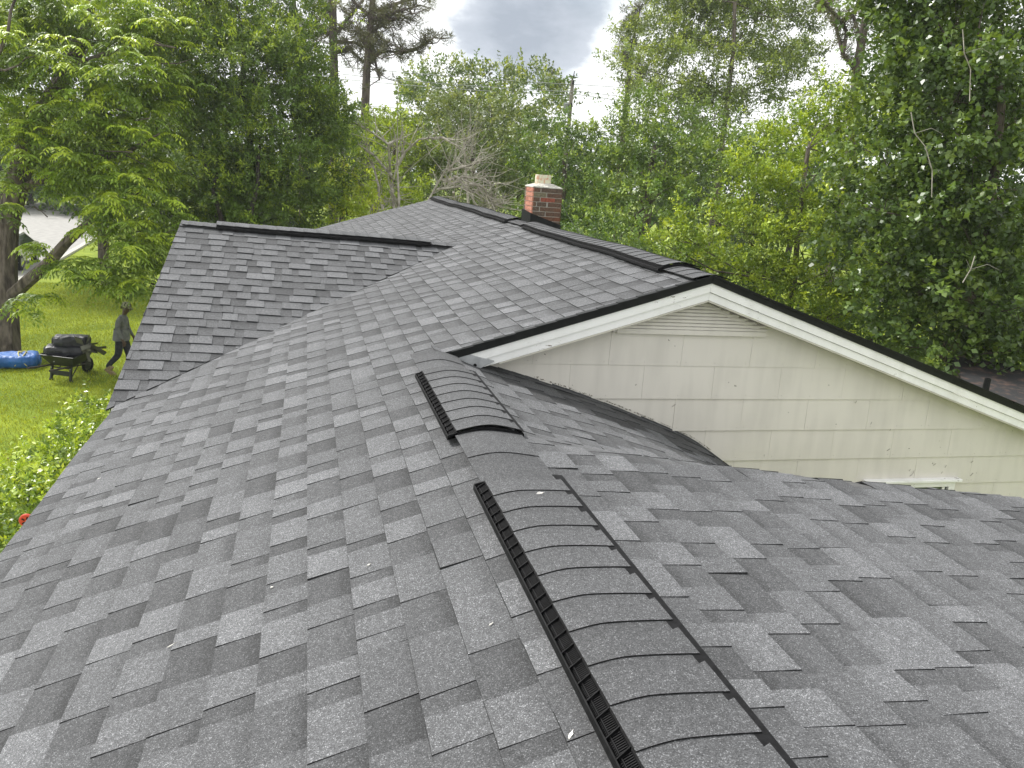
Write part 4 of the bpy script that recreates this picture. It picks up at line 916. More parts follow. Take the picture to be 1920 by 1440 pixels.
for kk, (lab, sp_, b_, pal_, tp_) in enumerate([
    ('low dark bush behind the ridge, right of the chimney', [(1110, 450, 21, 40), (1160, 490, 20, 42), (1080, 470, 22, 30), (1060, 440, 24, 30)], (1120, 600), G_dark, G_mid),
    ('low leafy bush behind the long ridge vent', [(1220, 500, 19, 46), (1270, 520, 18.5, 45), (1180, 470, 20, 36)], (1230, 640), G_mid, G_yel),
    ('low yellow-green bush right behind the roof apex', [(1320, 510, 18.5, 46), (1370, 530, 18.5, 48), (1330, 470, 19, 36)], (1350, 660), G_mid+G_yel, G_tip),
    ('dark bush in the shade behind the upper right rake', [(1440, 580, 18.5, 55), (1500, 610, 18, 55), (1410, 520, 19, 45), (1540, 640, 17.5, 50)], (1470, 720), G_dark, G_mid),
    ('dark bush in the shade behind the middle right rake', [(1590, 650, 17, 60), (1640, 680, 16, 60), (1570, 580, 18, 50), (1690, 720, 15, 55)], (1620, 800), G_dark, G_mid),
    ('dark bush above the low back roof at the right edge', [(1740, 700, 15, 65), (1830, 690, 15, 70), (1920, 700, 15, 70), (1780, 620, 16, 60), (1880, 600, 16, 60)], (1830, 900), G_dark, G_mid)]):
    tree('bush', lab, 'bush', sp_, b_, sp_[0][2], .07, pal_, tp_, .10, .048, 200+kk, dens=.95, per=12, sprL=.28, tipf=.2, twigs=1)
tree('cherry_laurel_tree', 'dark evergreen tree half hidden behind the large leaved tree', 'tree', [(1680, 60, 21, 80), (1780, 20, 21, 95), (1900, 30, 21, 110), (1690, 180, 20, 75), (1790, 160, 20, 95), (1900, 190, 20, 100), (1700, 310, 20, 80), (1800, 310, 20, 95), (1910, 340, 20, 100), (1660, 440, 19, 75), (1760, 450, 19, 90), (1880, 480, 19, 100), (1700, 560, 19, 80), (1820, 590, 19, 90)], (1800, 760), 20, .2,
     G_dark, G_mid, .13, .06, 210, dens=.8, per=12, sprL=.32, tipf=.2, twigs=1)
tree('street_tree', 'mid green tree standing behind the drooping bright leaves', 'tree', [(-20, 40, 32, 90), (90, 30, 32, 90), (200, 20, 32, 90), (30, 150, 31, 90), (150, 160, 31, 90), (260, 120, 31, 80), (60, 260, 30, 75), (170, 280, 30, 75), (260, 260, 30, 75), (190, 350, 30, 45), (260, 360, 30, 60), (130, 330, 30, 35)], (200, 460), 31, .22,
     G_mid+[(0.08, 0.13, 0.03)], G_tip, .18, .08, 211, dens=.75, per=12, sprL=.4, tipf=.3, twigs=2)
# ---- pines
def needles(parent, tufts, r, seed_col):
    P_, D_, N_, C_, L_ = [], [], [], [], []
    for c, s in tufts:
        n = 26; u = r.normal(size=(n, 3)); u[:, 2] += .25; u /= np.linalg.norm(u, axis=1, keepdims=True)
        P_.append(np.repeat(np.array(c)[None], n, 0)+u*.03); D_.append(u); N_.append(r.normal(size=(n, 3))); col = np.array(seed_col)*r.uniform(.7, 1.3); C_.append(np.repeat(col[None], n, 0)); L_.append(s*r.uniform(.7, 1.2, n))
    P_, D_, N_, C_, L_ = map(np.concatenate, (P_, D_, N_, C_, L_)); NL[0] += len(P_)
    leaves_mesh('crown', P_, D_, N_, L_, np.full(len(L_), .022), C_, M['needle'], parent)
def pine(label, path, rad, D, branches, seed, tuft=.26, col=(0.05, 0.06, 0.035), spread=60, ntw=9):
    r = np.random.default_rng(seed); P = [PT(x, y, D) for x, y in path]; b = np.array([P[0][0], P[0][1], ZG]); e = empty('pine_tree', b); tag(e, label, 'tree', 'tall pines behind the roof')
    mb = MB(); mb.tube([b-np.array([0, 0, .1])]+P, [rad[0]*1.15]+rad, 10, wob=.05); tufts = []
    for br in branches:
        q = [PT(x, y, D+r.uniform(-.6, .6)*i) for i, (x, y) in enumerate(br)]; w0 = .10*rad[0]/.2
        mb.tube(q, list(np.linspace(w0, w0*.3, len(q))), 6)
        for i in range(1, len(q)):
            for t in range(ntw+1):
                f = r.random(); s = q[i-1]*(1-f)+q[i]*f; dv = r.normal(size=3)*spread/FPX*D*.42; dv[2] = dv[2]*.6+.1; en = s+dv
                mb.tube([s, (s+en)/2+r.normal(size=3)*.12+np.array([0, 0, -.08]), en], [.025, .018, .008], 4)
                for _ in range(2): tufts.append((en-dv*r.uniform(0, .45)+r.normal(size=3)*.08, tuft*r.uniform(.7, 1.2)))
    mb.build('trunk', M['bark_pine'], e); needles(e, tufts, r, col)
pine('left thin pine trunk rising beside the dense dark tree', [(566, 300), (562, 150), (556, 60), (548, -40), (545, -120)], [.14, .13, .12, .1, .08], 44, [[(560, 80), (590, 50), (610, 20)], [(556, 60), (520, 20), (500, -10)], [(558, 100), (590, 85), (600, 60)]], 41, ntw=6)
pine('middle pine with thickest straight trunk and forked limb', [(627, 300), (627, 150), (625, 70), (624, 0), (622, -100)], [.21, .2, .19, .17, .14], 38, [[(630, 62), (660, 25), (685, -5), (700, -30)], [(622, 25), (605, 0), (590, -25)], [(632, 78), (665, 80), (690, 92)], [(620, 38), (600, 25), (590, 10)], [(632, 98), (655, 92), (675, 110), (695, 130)], [(620, 65), (600, 58), (588, 50)]], 42, ntw=8)
pine('right pine with lopsided limbs reaching over the gum tree', [(683, 320), (685, 200), (688, 130), (694, 60), (698, 0), (702, -80)], [.2, .19, .17, .15, .13, .1], 36, [[(692, 40), (720, 30), (750, 20), (790, 10)], [(696, 25), (740, 8), (780, -5), (800, -20)], [(690, 115), (720, 95), (745, 98), (760, 95)], [(755, 98), (780, 92), (800, 80), (815, 70)], [(693, 30), (670, 10), (655, -5)], [(690, 60), (720, 45), (740, 35), (755, 25)], [(688, 90), (675, 60), (665, 50)], [(694, 60), (700, 100), (712, 150)]], 43, ntw=10)
pine('small sparse pine leaning at left edge of tall ash tree', [(1170, 240), (1177, 160), (1183, 110), (1190, 60), (1200, 20)], [.15, .13, .1, .07, .03], 42, [[(1180, 130), (1170, 110), (1165, 90)], [(1182, 125), (1200, 130), (1215, 138)], [(1185, 90), (1178, 70), (1185, 40)], [(1176, 155), (1185, 165), (1195, 150)], [(1190, 60), (1195, 30), (1205, 5)]], 44, spread=30, ntw=9, tuft=.35)
pine('bare forked pine against the sky near the upper right', [(1600, 260), (1607, 130), (1615, 80), (1624, 30), (1626, -40)], [.17, .16, .14, .12, .1], 27, [[(1604, 130), (1580, 100), (1562, 30), (1550, 0)], [(1580, 100), (1588, 60), (1575, 40), (1550, 10), (1530, -10)], [(1612, 90), (1606, 50), (1598, 25), (1612, -5)], [(1620, 50), (1640, 35), (1652, 30)], [(1624, 20), (1638, 0), (1645, -20)]], 45, spread=30, ntw=4, tuft=.2)
# ---- dead tree and brush pile
def deadwood(name, label, cat, lines, D, seed, subs, w0=.05):
    r = np.random.default_rng(seed); b = PT(*lines[0][0], D); e = empty(name, (b[0], b[1], ZG)); tag(e, label, cat); mb = MB()
    for ln in lines:
        q = [PT(x, y, D+r.normal()*.25) for x, y in ln]
        mb.tube(q, list(np.linspace(w0, w0*.35, len(q))), 6)
        for i in range(len(q)-1):
            for _ in range(subs):
                f = r.random(); s = q[i]*(1-f)+q[i+1]*f; dv = (q[i+1]-q[i])/(np.linalg.norm(q[i+1]-q[i])+1e-9)*.6+r.normal(size=3)*.55; dv[2] += .1; L = r.uniform(.3, 1.1)
                m1 = s+dv*L*.5+r.normal(size=3)*.06; e1 = s+dv*L+r.normal(size=3)*.1
                mb.tube([s, m1, e1], [w0*.3, w0*.22, w0*.1], 4)
                if r.random() < .6: mb.tube([m1, m1+r.normal(size=3)*.22+np.array([0, 0, .1])], [w0*.15, w0*.06], 3)
    mb.build('branches', M['deadwood'], e); return e
deadwood('dead_tree', 'bare pale dead tree with forked branches behind the far roof', 'tree', [[(748, 460), (748, 380), (745, 310), (744, 265)], [(740, 400), (733, 340), (728, 270), (700, 250), (665, 230)], [(735, 330), (700, 290), (670, 270), (655, 272)], [(746, 310), (760, 285), (785, 262), (810, 258)], [(810, 260), (830, 258), (850, 270), (868, 282)], [(752, 395), (735, 360), (735, 345)], [(708, 400), (710, 350), (700, 310), (685, 290)], [(728, 270), (745, 262), (752, 260)], [(690, 360), (665, 330), (640, 318)], [(720, 400), (712, 370), (700, 385), (695, 400)]], 24, 51, 5)
deadwood('brush_pile', 'tangled pile of pale cut branches beyond the roof peak', 'brush pile', [[(790, 400), (820, 345), (835, 320), (860, 300)], [(830, 340), (870, 332), (910, 335), (925, 350)], [(820, 355), (860, 350), (900, 365), (940, 400)], [(850, 330), (890, 345), (920, 375), (930, 400)], [(840, 345), (865, 340), (885, 370), (900, 395)], [(880, 345), (905, 350), (925, 385)], [(850, 360), (850, 385), (845, 395)], [(900, 400), (930, 385), (950, 380)], [(840, 320), (880, 310), (900, 300)]], 22, 52, 9, w0=.035)
rb = np.random.default_rng(5); thin = MB()
bt = empty('bare_shrub', (PT(870, 400, 27)[0], PT(870, 400, 27)[1], ZG)); tag(bt, 'leafless grey twiggy shrub in front of the grey-green rounded tree', 'shrub')
for k in range(50):
    a = PT(875+rb.normal()*8, 330-rb.random()*70, 27); dv = np.array([rb.normal()*.5, rb.normal()*.4, abs(rb.normal())*.9+.2]); thin.tube([a, a+dv*.5+rb.normal(size=3)*.08, a+dv], [.012, .008, .003], 4)
thin.tube([PT(877, 470, 27), PT(878, 380, 27), PT(872, 300, 27), PT(870, 250, 27)], [.06, .05, .035, .01], 6); thin.build('branches', M['deadwood'], bt)

# ------------------------------------------------------------------ hedge shrubs along the eave
for k in range(7):
    y = 6.9+k*.98; r = np.random.default_rng(60+k); c0 = np.array([-2.95+.12*(k-3)/3+r.uniform(-.1, .1), y, -4.55])
    e = empty('shrub', (c0[0], c0[1], ZG)); lab = ['nearest hedge shrub, partly hidden by the eave corner', 'hedge shrub beside the red round ornament', 'hedge shrub, third from the near end of the row', 'middle shrub of the hedge row beside the lawn', 'hedge shrub, third from the far end of the row', 'hedge shrub, next to last towards the wing', 'farthest hedge shrub against the corner of the wing'][k]
    tag(e, lab, 'shrub', 'shrubs in a hedge along the left eave')
    bl = [(c0+np.array([r.uniform(-.62, .6), r.uniform(-.55, .55), r.uniform(-.4, .35)]), r.uniform(.3, .44)) for _ in range(14)]
    mb = MB()
    for c, q in bl: mb.tube([(c0[0], c0[1], ZG), c0*.5+c*.5-np.array([0, 0, .2]), c], [.02, .014, .006], 5)
    mb.build('trunk', M['bark'], e)
    crown(e, bl, M['leaf_gloss'], [(0.075, 0.135, 0.02), (0.055, 0.105, 0.018), (0.095, 0.16, 0.022)], [(0.17, 0.26, 0.035), (0.21, 0.30, 0.05)], .075, .034, r, dens=.85, per=10, sprL=.16, tipf=.5)
# red round ornament
q = onx(50, 976, -2.35)
rp = empty('garden_ornament', (q[0], q[1], ZG)); tag(rp, 'red round garden disc on a stake among hedge leaves', 'garden ornament')
mb = MB(); mb.lathe((q[0], q[1], q[2]), [(.0, -.012), (.054, -.012), (.062, -.004), (.062, .008), (.052, .012)], 24, 'Y'); dk = mb.build('disc', mat('red_paint', (.55, .06, .03), .4)[0], rp, origin=tuple(q))
mb = MB()
for a in range(5):
    th = a*1.257; mb.box((q[0]+.028*math.cos(th), q[1]-.015, q[2]+.028*math.sin(th)), (.026, .004, .011), Matrix.Rotation(-th, 3, 'Y'))
mb.build('emblem', M['drip'], dk)
mb = MB(); mb.tube([(q[0], q[1]+.02, ZG), (q[0], q[1]+.02, q[2])], .008, 6); mb.build('stake', M['galv'], rp)

# ------------------------------------------------------------------ grass blades
r = np.random.default_rng(70); n = 230000
gx = r.uniform(-16, 0, n); gy = r.uniform(9, 34, n); P = np.stack([gx, gy, ZG+0.03*np.sin(.5*gx)*np.cos(.4*gy)*(gy < 30)], 1)
pj = project(P); k = (pj[:, 0] > -60) & (pj[:, 0] < 460) & (pj[:, 1] > 480) & (pj[:, 1] < 1150)
rel = (P[:, :2]-pn[:2])@nn; k &= rel < -.3
P = P[k]; n = len(P); u = r.normal(size=(n, 3))*.45; u[:, 2] = 1
patch = .5+.5*np.sin(P[:, 0]*1.3+np.sin(P[:, 1]*.9)*2)*np.sin(P[:, 1]*1.1+1)
cols = hexcol([(0.13, 0.18, 0.014), (0.175, 0.22, 0.018), (0.10, 0.145, 0.014)], n, r)*(.85+.3*patch[:, None])*r.uniform(.8, 1.2, (n, 1))
gr = leaves_mesh('grass', P, u, r.normal(size=(n, 3)), .07*r.uniform(.6, 1.3, n), np.full(n, .012), cols, M['leaf'], None); tag(gr, 'short bright green lawn grass around the wheelbarrow', 'grass', kind='stuff'); print('grass', n)
# fallen leaves and twigs on the lawn
mb = MB()
for _ in range(60):
    px, py = r.uniform(0, 300), r.uniform(560, 900); q = onz(px, py, ZG); s = r.uniform(.02, .05); mb.box((q[0], q[1], ZG+.06), (s, s*.5, .006), Matrix.Rotation(r.uniform(0, 3), 3, 'Z'))
tag(mb.build('lawn_litter', noisy('litter', (.06, .05, .03), (.2, .17, .1), 30, .9)), 'scattered dead leaves and twigs on the lawn', 'leaf litter', kind='stuff')

# ------------------------------------------------------------------ wheelbarrow with bundles, tarp bundle
def placed(fn, loc, rz, s=1.0):
    pass
Rz = lambda a: Matrix.Rotation(a, 3, 'Z')
wl = onz(128, 712, ZG); WB = np.array([wl[0], wl[1]+.15, ZG])
M['tray'] = noisy('dark_tray', (0.006, 0.010, 0.007), (0.014, 0.018, 0.013), 14, 0.5)
M['wood'] = noisy('weathered_handle', (0.02, 0.017, 0.014), (0.05, 0.042, 0.034), 12, 0.8)
wb = empty('wheelbarrow', WB, 0); tag(wb, 'dark green wheelbarrow loaded with black rolls on the lawn', 'wheelbarrow')
def tf(p, a=math.radians(66), o=WB):   # local (x forward, y left, z up) -> world ; a = heading
    c, s = math.cos(a), math.sin(a); return (o[0]+p[0]*c-p[1]*s, o[1]+p[0]*s+p[1]*c, o[2]+p[2])
mb = MB()   # tray: open tapered pan with rim
def pan(k, z, x0, x1, hw): return [(x0, -hw, z), (x1, -hw*.85, z), (x1, hw*.85, z), (x0, hw, z)]
lo = [(-.24, -.27, .35), (.26, -.22, .38), (.26, .22, .38), (-.24, .27, .35)]; hi = [(-.40, -.43, .60), (.42, -.38, .66), (.42, .38, .66), (-.40, .43, .60)]
li = [(x*.95, y*.93, z+.012) for x, y, z in lo]; hi2 = [(x*.96, y*.94, z) for x, y, z in hi]
vs = [tf(p) for p in lo+hi+hi2+li]
mb.add(vs, [(3, 2, 1, 0)]+[(k, (k+1) % 4, 4+(k+1) % 4, 4+k) for k in range(4)]+[(4+k, 4+(k+1) % 4, 8+(k+1) % 4, 8+k) for k in range(4)]+[(8+k, 8+(k+1) % 4, 12+(k+1) % 4, 12+k) for k in range(4)]+[(12, 13, 14, 15)])
for k in range(4): mb.tube([tf(hi[k]), tf(hi[(k+1) % 4])], .014, 6)
mb.build('tray', M['tray'], wb)
for sgn in (-1, 1):
    mb = MB(); mb.tube([tf((-.95, .27*sgn, .42)), tf((-.3, .24*sgn, .36)), tf((.45, .10*sgn, .26)), tf((.62, .07*sgn, .2))], [.022, .022, .02, .018], 8); mb.build('handle', M['wood'], wb)
    mb = MB(); mb.tube([tf((-.24, .24*sgn, .36)), tf((-.30, .25*sgn, .015))], .034, 4); mb.box(tf((-.30, .25*sgn, .018)), (.09, .05, .03)); mb.tube([tf((.05, .2*sgn, .33)), tf((-.27, .245*sgn, .08))], .012, 5); mb.build('leg', M['tray'], wb)
mb = MB(); mb.hexa([tf((-.29, -.25, .13)), tf((-.29, .25, .13)), tf((-.27, .25, .13)), tf((-.27, -.25, .13))], [tf((-.29, -.25, .24)), tf((-.29, .25, .24)), tf((-.27, .25, .24)), tf((-.27, -.25, .24))]); mb.tube([tf((-.24, .24, .30)), tf((-.24, -.24, .30))], .016, 5); mb.build('brace', M['tray'], wb)
wc = tf((.62, 0, .19)); a = math.radians(66); ax = np.array([-math.sin(a), math.cos(a), 0]); fx = np.array([math.cos(a), math.sin(a), 0])
mb = MB(); ring = []
for t in range(21):
    th = 2*math.pi*t/20; ring.append(np.array(wc)+fx*.155*math.cos(th)+np.array([0, 0, .155*math.sin(th)]))
mb.tube(ring, .038, 8, cap=False); wh = mb.build('wheel', M['drip'], wb)
mb = MB(); mb.tube([np.array(wc)-ax*.02, np.array(wc)+ax*.02], .11, 14); mb.build('rim', M['tray'], wh)
for p_ in ((-.25, .24, .3), (-.25, -.24, .3), (-.44, 0, .5)):
    mb = MB(); q = tf((p_[0]-.03, p_[1], p_[2])); mb.box(q, (.02, .02, .02)); mb.build('bolt', M['galv'], wb)
def plastic(name, c1, c2, rough=.42):
    m = noisy(name, c1, c2, 6, rough, 5, bump=.035, bscale=9); return m
M['blackwrap'] = plastic('black_plastic_wrap', (.012, .013, .018), (.03, .032, .042), .45)
M['bluetarp'] = plastic('blue_tarp', (.012, .08, .30), (.02, .13, .42), .45)
M['wrapgrey'] = plastic('grey_scrap', (.06, .06, .05), (.16, .16, .13), .5)
def bundle(name, c, d, ax_, mt, seed, squash=.75, rolls=True, label=None, cat=None, group=None):
    """soft folded roll lying with its axis along ax_"""
    r = np.random.default_rng(seed); ax_ = np.array(ax_, float); ax_ /= np.linalg.norm(ax_); sd = np.cross(ax_, [0, 0, 1.]); c = np.array(c, float)
    nL, nR = 18, 22; vs = []; fs = []
    for i in range(nL):
        f = i/(nL-1)*2-1; prof = (1-abs(f)**7)*.96+.04*0+.02; wv = .03*math.sin(5*f+seed)
        for j in range(nR):
            th = 2*math.pi*j/nR; k = 1+.05*math.sin(3*th+2*f+seed)+.035*math.sin(9*th+4*f)+.02*r.normal()
            y = math.copysign(abs(math.cos(th))**.55, math.cos(th))*d[1]/2*k*(.9+.1*prof); z = math.copysign(abs(math.sin(th))**.55, math.sin(th))*d[2]/2*k*(.82+.18*prof)
            pr_ = .45 if i in (0, nL-1) else 1
            p = c+ax_*(f*d[0]/2)+sd*(y*pr_+wv)+np.array([0, 0, z*pr_]); vs.append(p)
    for i in range(nL-1):
        for j in range(nR): a_ = i*nR+j; b_ = i*nR+(j+1) % nR; fs.append((a_, b_, b_+nR, a_+nR))
    fs.append(tuple(range(nR))[::-1]); fs.append(tuple((nL-1)*nR+j for j in range(nR)))
    # rolled layers seen at the end
    mb = MB(); mb.add(vs, fs); o = mb.build(name, mt, smooth=True, origin=tuple(c-np.array([0, 0, d[2]/2]))); o.data.polygons.foreach_set('use_smooth', [True]*len(o.data.polygons))
    tag(o, label, cat, group)
    mb = MB()
    for e in (-1, 1):
        for q_ in (.34, .22, .1):
            ring = [c+ax_*(e*(d[0]/2+.004))+sd*(math.cos(t)*d[1]*q_)+np.array([0, 0, math.sin(t)*d[2]*q_]) for t in np.linspace(0, 6.28, 17)]; mb.tube(ring, .008, 4, cap=False)
    tag(mb.build('rolled_edge', mt, o), kind='stuff'); return o
hx = (1, .12, 0); ctr = np.array(tf((0, 0, 0)))
cB = PT(124, 664, 18.55); cT = PT(135, 649, 18.6)
cB[2] = ZG+.66; cT[2] = ZG+.87
bundle('black_bundle', cB, (.84, .56, .27), hx, M['blackwrap'], 1, label='lower black plastic roll lying in the wheelbarrow tray', cat='bundle', group='black rolls in the wheelbarrow')
bundle('black_bundle', cT, (.76, .46, .26), hx, M['blackwrap'], 4, label='upper black plastic roll on top of the wheelbarrow load', cat='bundle', group='black rolls in the wheelbarrow')
r = np.random.default_rng(9); mb = MB(); c = PT(171, 650, 18.4); c[2] = ZG+.80
for k in range(16):
    p = c+r.normal(size=3)*np.array([.08, .06, .05]); u = r.normal(size=3)*.14; w_ = r.normal(size=3)*.07
    mb.add([p, p+u, p+u+w_, p+w_], [(0, 1, 2, 3)]); mb.add([p+np.array([0, 0, -.01]), p+u+np.array([0, 0, -.01]), p+u+w_+np.array([0, 0, -.02]), p+w_+np.array([0, 0, -.02])], [(3, 2, 1, 0)])
mb.box(c-np.array([.1, 0, .06]), (.2, .12, .06)); tag(mb.build('crumpled_wrap', M['wrapgrey'], origin=tuple(c-np.array([0, 0, .1]))), 'crumpled grey wrapping sticking out of the wheelbarrow load', 'wrapping')
tq = onz(28, 690, ZG); tq[1] += .12
bt = bundle('tarp_bundle', (tq[0], tq[1], ZG+.17), (1.0, .66, .34), (1, .18, 0), M['bluetarp'], 7, label='folded blue tarp tied with yellow rope beside the trunk', cat='tarp')
mb = MB(); axv = np.array([1, .18, 0]); axv /= np.linalg.norm(axv); sdv = np.cross(axv, [0, 0, 1.])
for off_, tw in ((.06, .16), (.2, -.14)):
    pts = [np.array([tq[0], tq[1], ZG+.17])+axv*(off_+tw*math.sin(t))+sdv*math.cos(t)*.35+np.array([0, 0, math.sin(t)*.195]) for t in np.linspace(-.9, 4.2, 18)]; mb.tube(pts, .014, 5)
kn = np.array([tq[0], tq[1]-.02, ZG+.37])+axv*.12
mb.lathe(kn, [(.02, -.02), (.035, 0), (.02, .02)], 8); mb.tube([kn, kn+axv*.08+np.array([0, 0, .03]), kn+axv*.15+sdv*.05], [.012, .012, .008], 5)
mb.build('rope', mat('yellow_rope', (.55, .50, .20), .8)[0], bt)

# ------------------------------------------------------------------ person
M['skin'] = mat('skin', (.075, .045, .032), .5)[0]; M['shirt'] = noisy('grey_shirt', (.10, .105, .105), (.16, .165, .165), 12, .9, bump=.01, bscale=16)
M['pants'] = noisy('dark_trousers', (.012, .014, .022), (.03, .032, .042), 14, .9, bump=.01, bscale=18); M['boot'] = noisy('tan_boot', (.20, .15, .08), (.30, .23, .13), 30, .8)
M['camo'] = noisy('camo_cap', (.06, .07, .03), (.30, .30, .20), 22, .85, lo=.45, hi=.55)
pl_ = onz(231, 702, ZG); HH = 1.0
pe_ = empty('person', (pl_[0], pl_[1], ZG)); tag(pe_, 'person in grey long-sleeved shirt, dark trousers and camouflage cap walking head down', 'person')
def skin_mesh(name, nodes, edges, mats, parent, root=0, sub=2, matfn=None):
    me = bpy.data.meshes.new(name); me.from_pydata([n_[:3] for n_ in nodes], edges, []); o = bpy.data.objects.new(name, me); COL.objects.link(o)
    sk = o.modifiers.new('skin', 'SKIN'); sk.use_smooth_shade = True; sk.branch_smoothing = .6
    for i, n_ in enumerate(nodes):
        sv = me.skin_vertices[0].data[i]; rr_ = n_[3]; sv.radius = (rr_, n_[4] if len(n_) > 4 else rr_); sv.use_root = (i == root)
    s = o.modifiers.new('sub', 'SUBSURF'); s.levels = sub; s.render_levels = sub
    dg = bpy.context.evaluated_depsgraph_get(); ev = o.evaluated_get(dg); nm = bpy.data.meshes.new_from_object(ev); o.modifiers.clear(); o.data = nm
    nm.materials.clear()
    for m_ in mats: nm.materials.append(m_)
    for p in nm.polygons:
        p.use_smooth = True
        if matfn: p.material_index = matfn(p.center)
    o.parent = parent; return o
J = [(0, 0, .93, .15, .165), (0.01, 0, 1.08, .155, .165), (.03, 0, 1.25, .16, .18), (.05, 0, 1.38, .13, .16), (.09, 0, 1.47, .055), (.125, 0, 1.55, .075), (.155, 0, 1.62, .088), (.15, 0, 1.68, .07),   # 0-7 spine, head
     (.03, -.19, 1.40, .075), (.0, -.235, 1.14, .060), (.10, -.245, .93, .034), (.13, -.245, .87, .036),     # 8-11 right arm (camera side)
     (.05, .19, 1.40, .075), (.06, .24, 1.14, .060), (.18, .23, .94, .034), (.21, .23, .88, .036),           # 12-15 left arm
     (-.01, -.09, .86, .115), (-.05, -.10, .50, .082), (-.29, -.10, .24, .060), (-.325, -.10, .17, .045),       # 16-19 right leg trailing
     (.03, .09, .86, .115), (.13, .09, .50, .082), (.10, .09, .13, .060), (.10, .09, .07, .045)]            # 20-23 left leg forward
Ed = [(0, 1), (1, 2), (2, 3), (3, 4), (4, 5), (5, 6), (6, 7), (3, 8), (8, 9), (9, 10), (10, 11), (3, 12), (12, 13), (13, 14), (14, 15), (0, 16), (16, 17), (17, 18), (18, 19), (0, 20), (20, 21), (21, 22), (22, 23)]
for hb, sg in ((11, -1), (15, 1)):
    for fi, (dy, ln) in enumerate(((-.028, .07), (-.010, .085), (.009, .08), (.027, .062))):
        x, y, z = J[hb][:3]; a_ = len(J); J.append((x+.012+dy, y, z-.05, .011)); J.append((x+.018+dy, y, z-.05-ln*.5, .0095)); J.append((x+.006+dy, y-.01*sg, z-.05-ln, .008)); Ed += [(hb, a_), (a_, a_+1), (a_+1, a_+2)]
    a_ = len(J); J.append((x+.045, y-.012*sg, z-.02, .012)); J.append((x+.055, y-.02*sg, z-.06, .01)); Ed += [(hb, a_), (a_, a_+1)]
def pm(c):
    if c[2] > 1.475 : return 0
    if c[2] < .93 and abs(c[1]) > .19: return 0
    if c[2] > .91: return 1
    return 2
body = skin_mesh('body', J, Ed, [M['skin'], M['shirt'], M['pants']], pe_, matfn=pm)
mb = MB(); mb.mi = 0
def local_obj(o, parent): o.parent = parent; o.location = (0, 0, 0)
# shirt hem, face, cap, boots
mb = MB(); vs = []; fs = []; n = 20
for k, (z, rx, ry, ox) in enumerate(((.86, .19, .215, -.005), (.93, .185, .21, 0), (1.02, .175, .195, .005), (1.12, .165, .185, .01))):
    for j in range(n):
        th = 2*math.pi*j/n; vs.append((ox+rx*math.cos(th)*(1+.03*math.sin(3*th)), ry*math.sin(th), z+.006*math.sin(4*th)))
for i in range(3):
    for j in range(n): a_ = i*n+j; b_ = i*n+(j+1) % n; fs.append((a_, b_, b_+n, a_+n))
mb.add(vs, fs); o = mb.build('shirt_hem', M['shirt'], None, True); local_obj(o, pe_)
mb = MB()
mb.lathe((0, 0, 0), [(.108, -.01), (.11, .03), (.10, .07), (.075, .10), (.035, .118), (.008, .12)], 18)
mb.hexa([(.06, -.07, -.012), (.15, -.05, -.03), (.15, .05, -.03), (.06, .07, -.012)], [(.06, -.075, 0), (.155, -.05, -.02), (.155, .05, -.02), (.06, .075, 0)])
mb.hexa([(-.10, -.06, -.07), (-.085, .06, -.07), (-.10, .06, .01), (-.105, -.06, .01)], [(-.09, -.05, -.07), (-.08, .05, -.07), (-.09, .05, .01), (-.095, -.05, .01)])
o = mb.build('cap', M['camo'], None, True); o.parent = pe_; o.location = (.148, 0, 1.665); o.rotation_euler = (0, math.radians(14), 0)
mb = MB()   # face: nose, ears, brow, mouth
mb.hexa([(.235, -.012, 1.575), (.255, -.014, 1.57), (.255, .014, 1.57), (.235, .012, 1.575)], [(.225, -.006, 1.62), (.238, -.006, 1.62), (.238, .006, 1.62), (.225, .006, 1.62)])
for s_ in (-1, 1): mb.lathe((.145, s_*.085, 1.60), [(.02, -.008), (.026, 0), (.02, .008)], 8, 'Y')
mb.box((.215, 0, 1.548), (.02, .045, .010))
o = mb.build('face', M['skin'], None, True); local_obj(o, pe_)
for (bx, by, bz, pitch) in ((-.31, -.10, .09, .72), (.135, .09, .0, 0)):
    mb = MB(); mb.box((.07, 0, .045), (.27, .095, .07)); mb.box((-.0, 0, .12), (.115, .095, .11)); mb.box((.07, 0, .008), (.285, .102, .02))
    o = mb.build('boot', M['boot'], None); o.parent = pe_; o.location = (bx-.02, by, bz); o.rotation_euler = (0, pitch, 0); bevel(o, .018, 2)
for o in list(pe_.children): pass
pe_.rotation_euler = (0, 0, math.radians(-8))

# ------------------------------------------------------------------ parked car, utility pole, wires
cq = onz(12, 499, ZG); car = empty('parked_car', (cq[0], cq[1], ZG+.035), 0); tag(car, 'silver white car parked at the street, mostly behind the thick trunk', 'car')
M['carpaint'] = mat('car_paint', (.55, .54, .52), .25, spec=.6)[0]; M['carglass'] = mat('car_glass', (.015, .018, .02), .06, spec=.8)[0]
prof = [(-2.2, .35), (-2.25, .62), (-2.15, .86), (-1.55, .95), (-.85, 1.38), (.35, 1.42), (1.15, 1.0), (2.0, .84), (2.22, .62), (2.2, .35)]
mb = MB(); n = len(prof)
sec = [(-.86, .0, 1.0), (-.90, .0, .92), (-.88, 0, .45)]
ring = []
for y, kx, _ in ((-.82, .97, 0), (-.90, 1.0, 0), (.90, 1.0, 0), (.82, .97, 0)):
    for x, z in prof:
        inw = max(0, z-.95)*.45*(1 if y > 0 else -1); ring.append((x*kx, y-inw, .35+(z-.35)*(1 if abs(y) > .85 else 1.0)))
mb.add(ring, [(r_*n+k, r_*n+(k+1) % n, (r_+1)*n+(k+1) % n, (r_+1)*n+k) for r_ in range(3) for k in range(n)]+[tuple(range(n))[::-1], tuple(3*n+k for k in range(n))])
o = mb.build('body', M['carpaint'], None); o.parent = car; bevel(o, .04, 2)
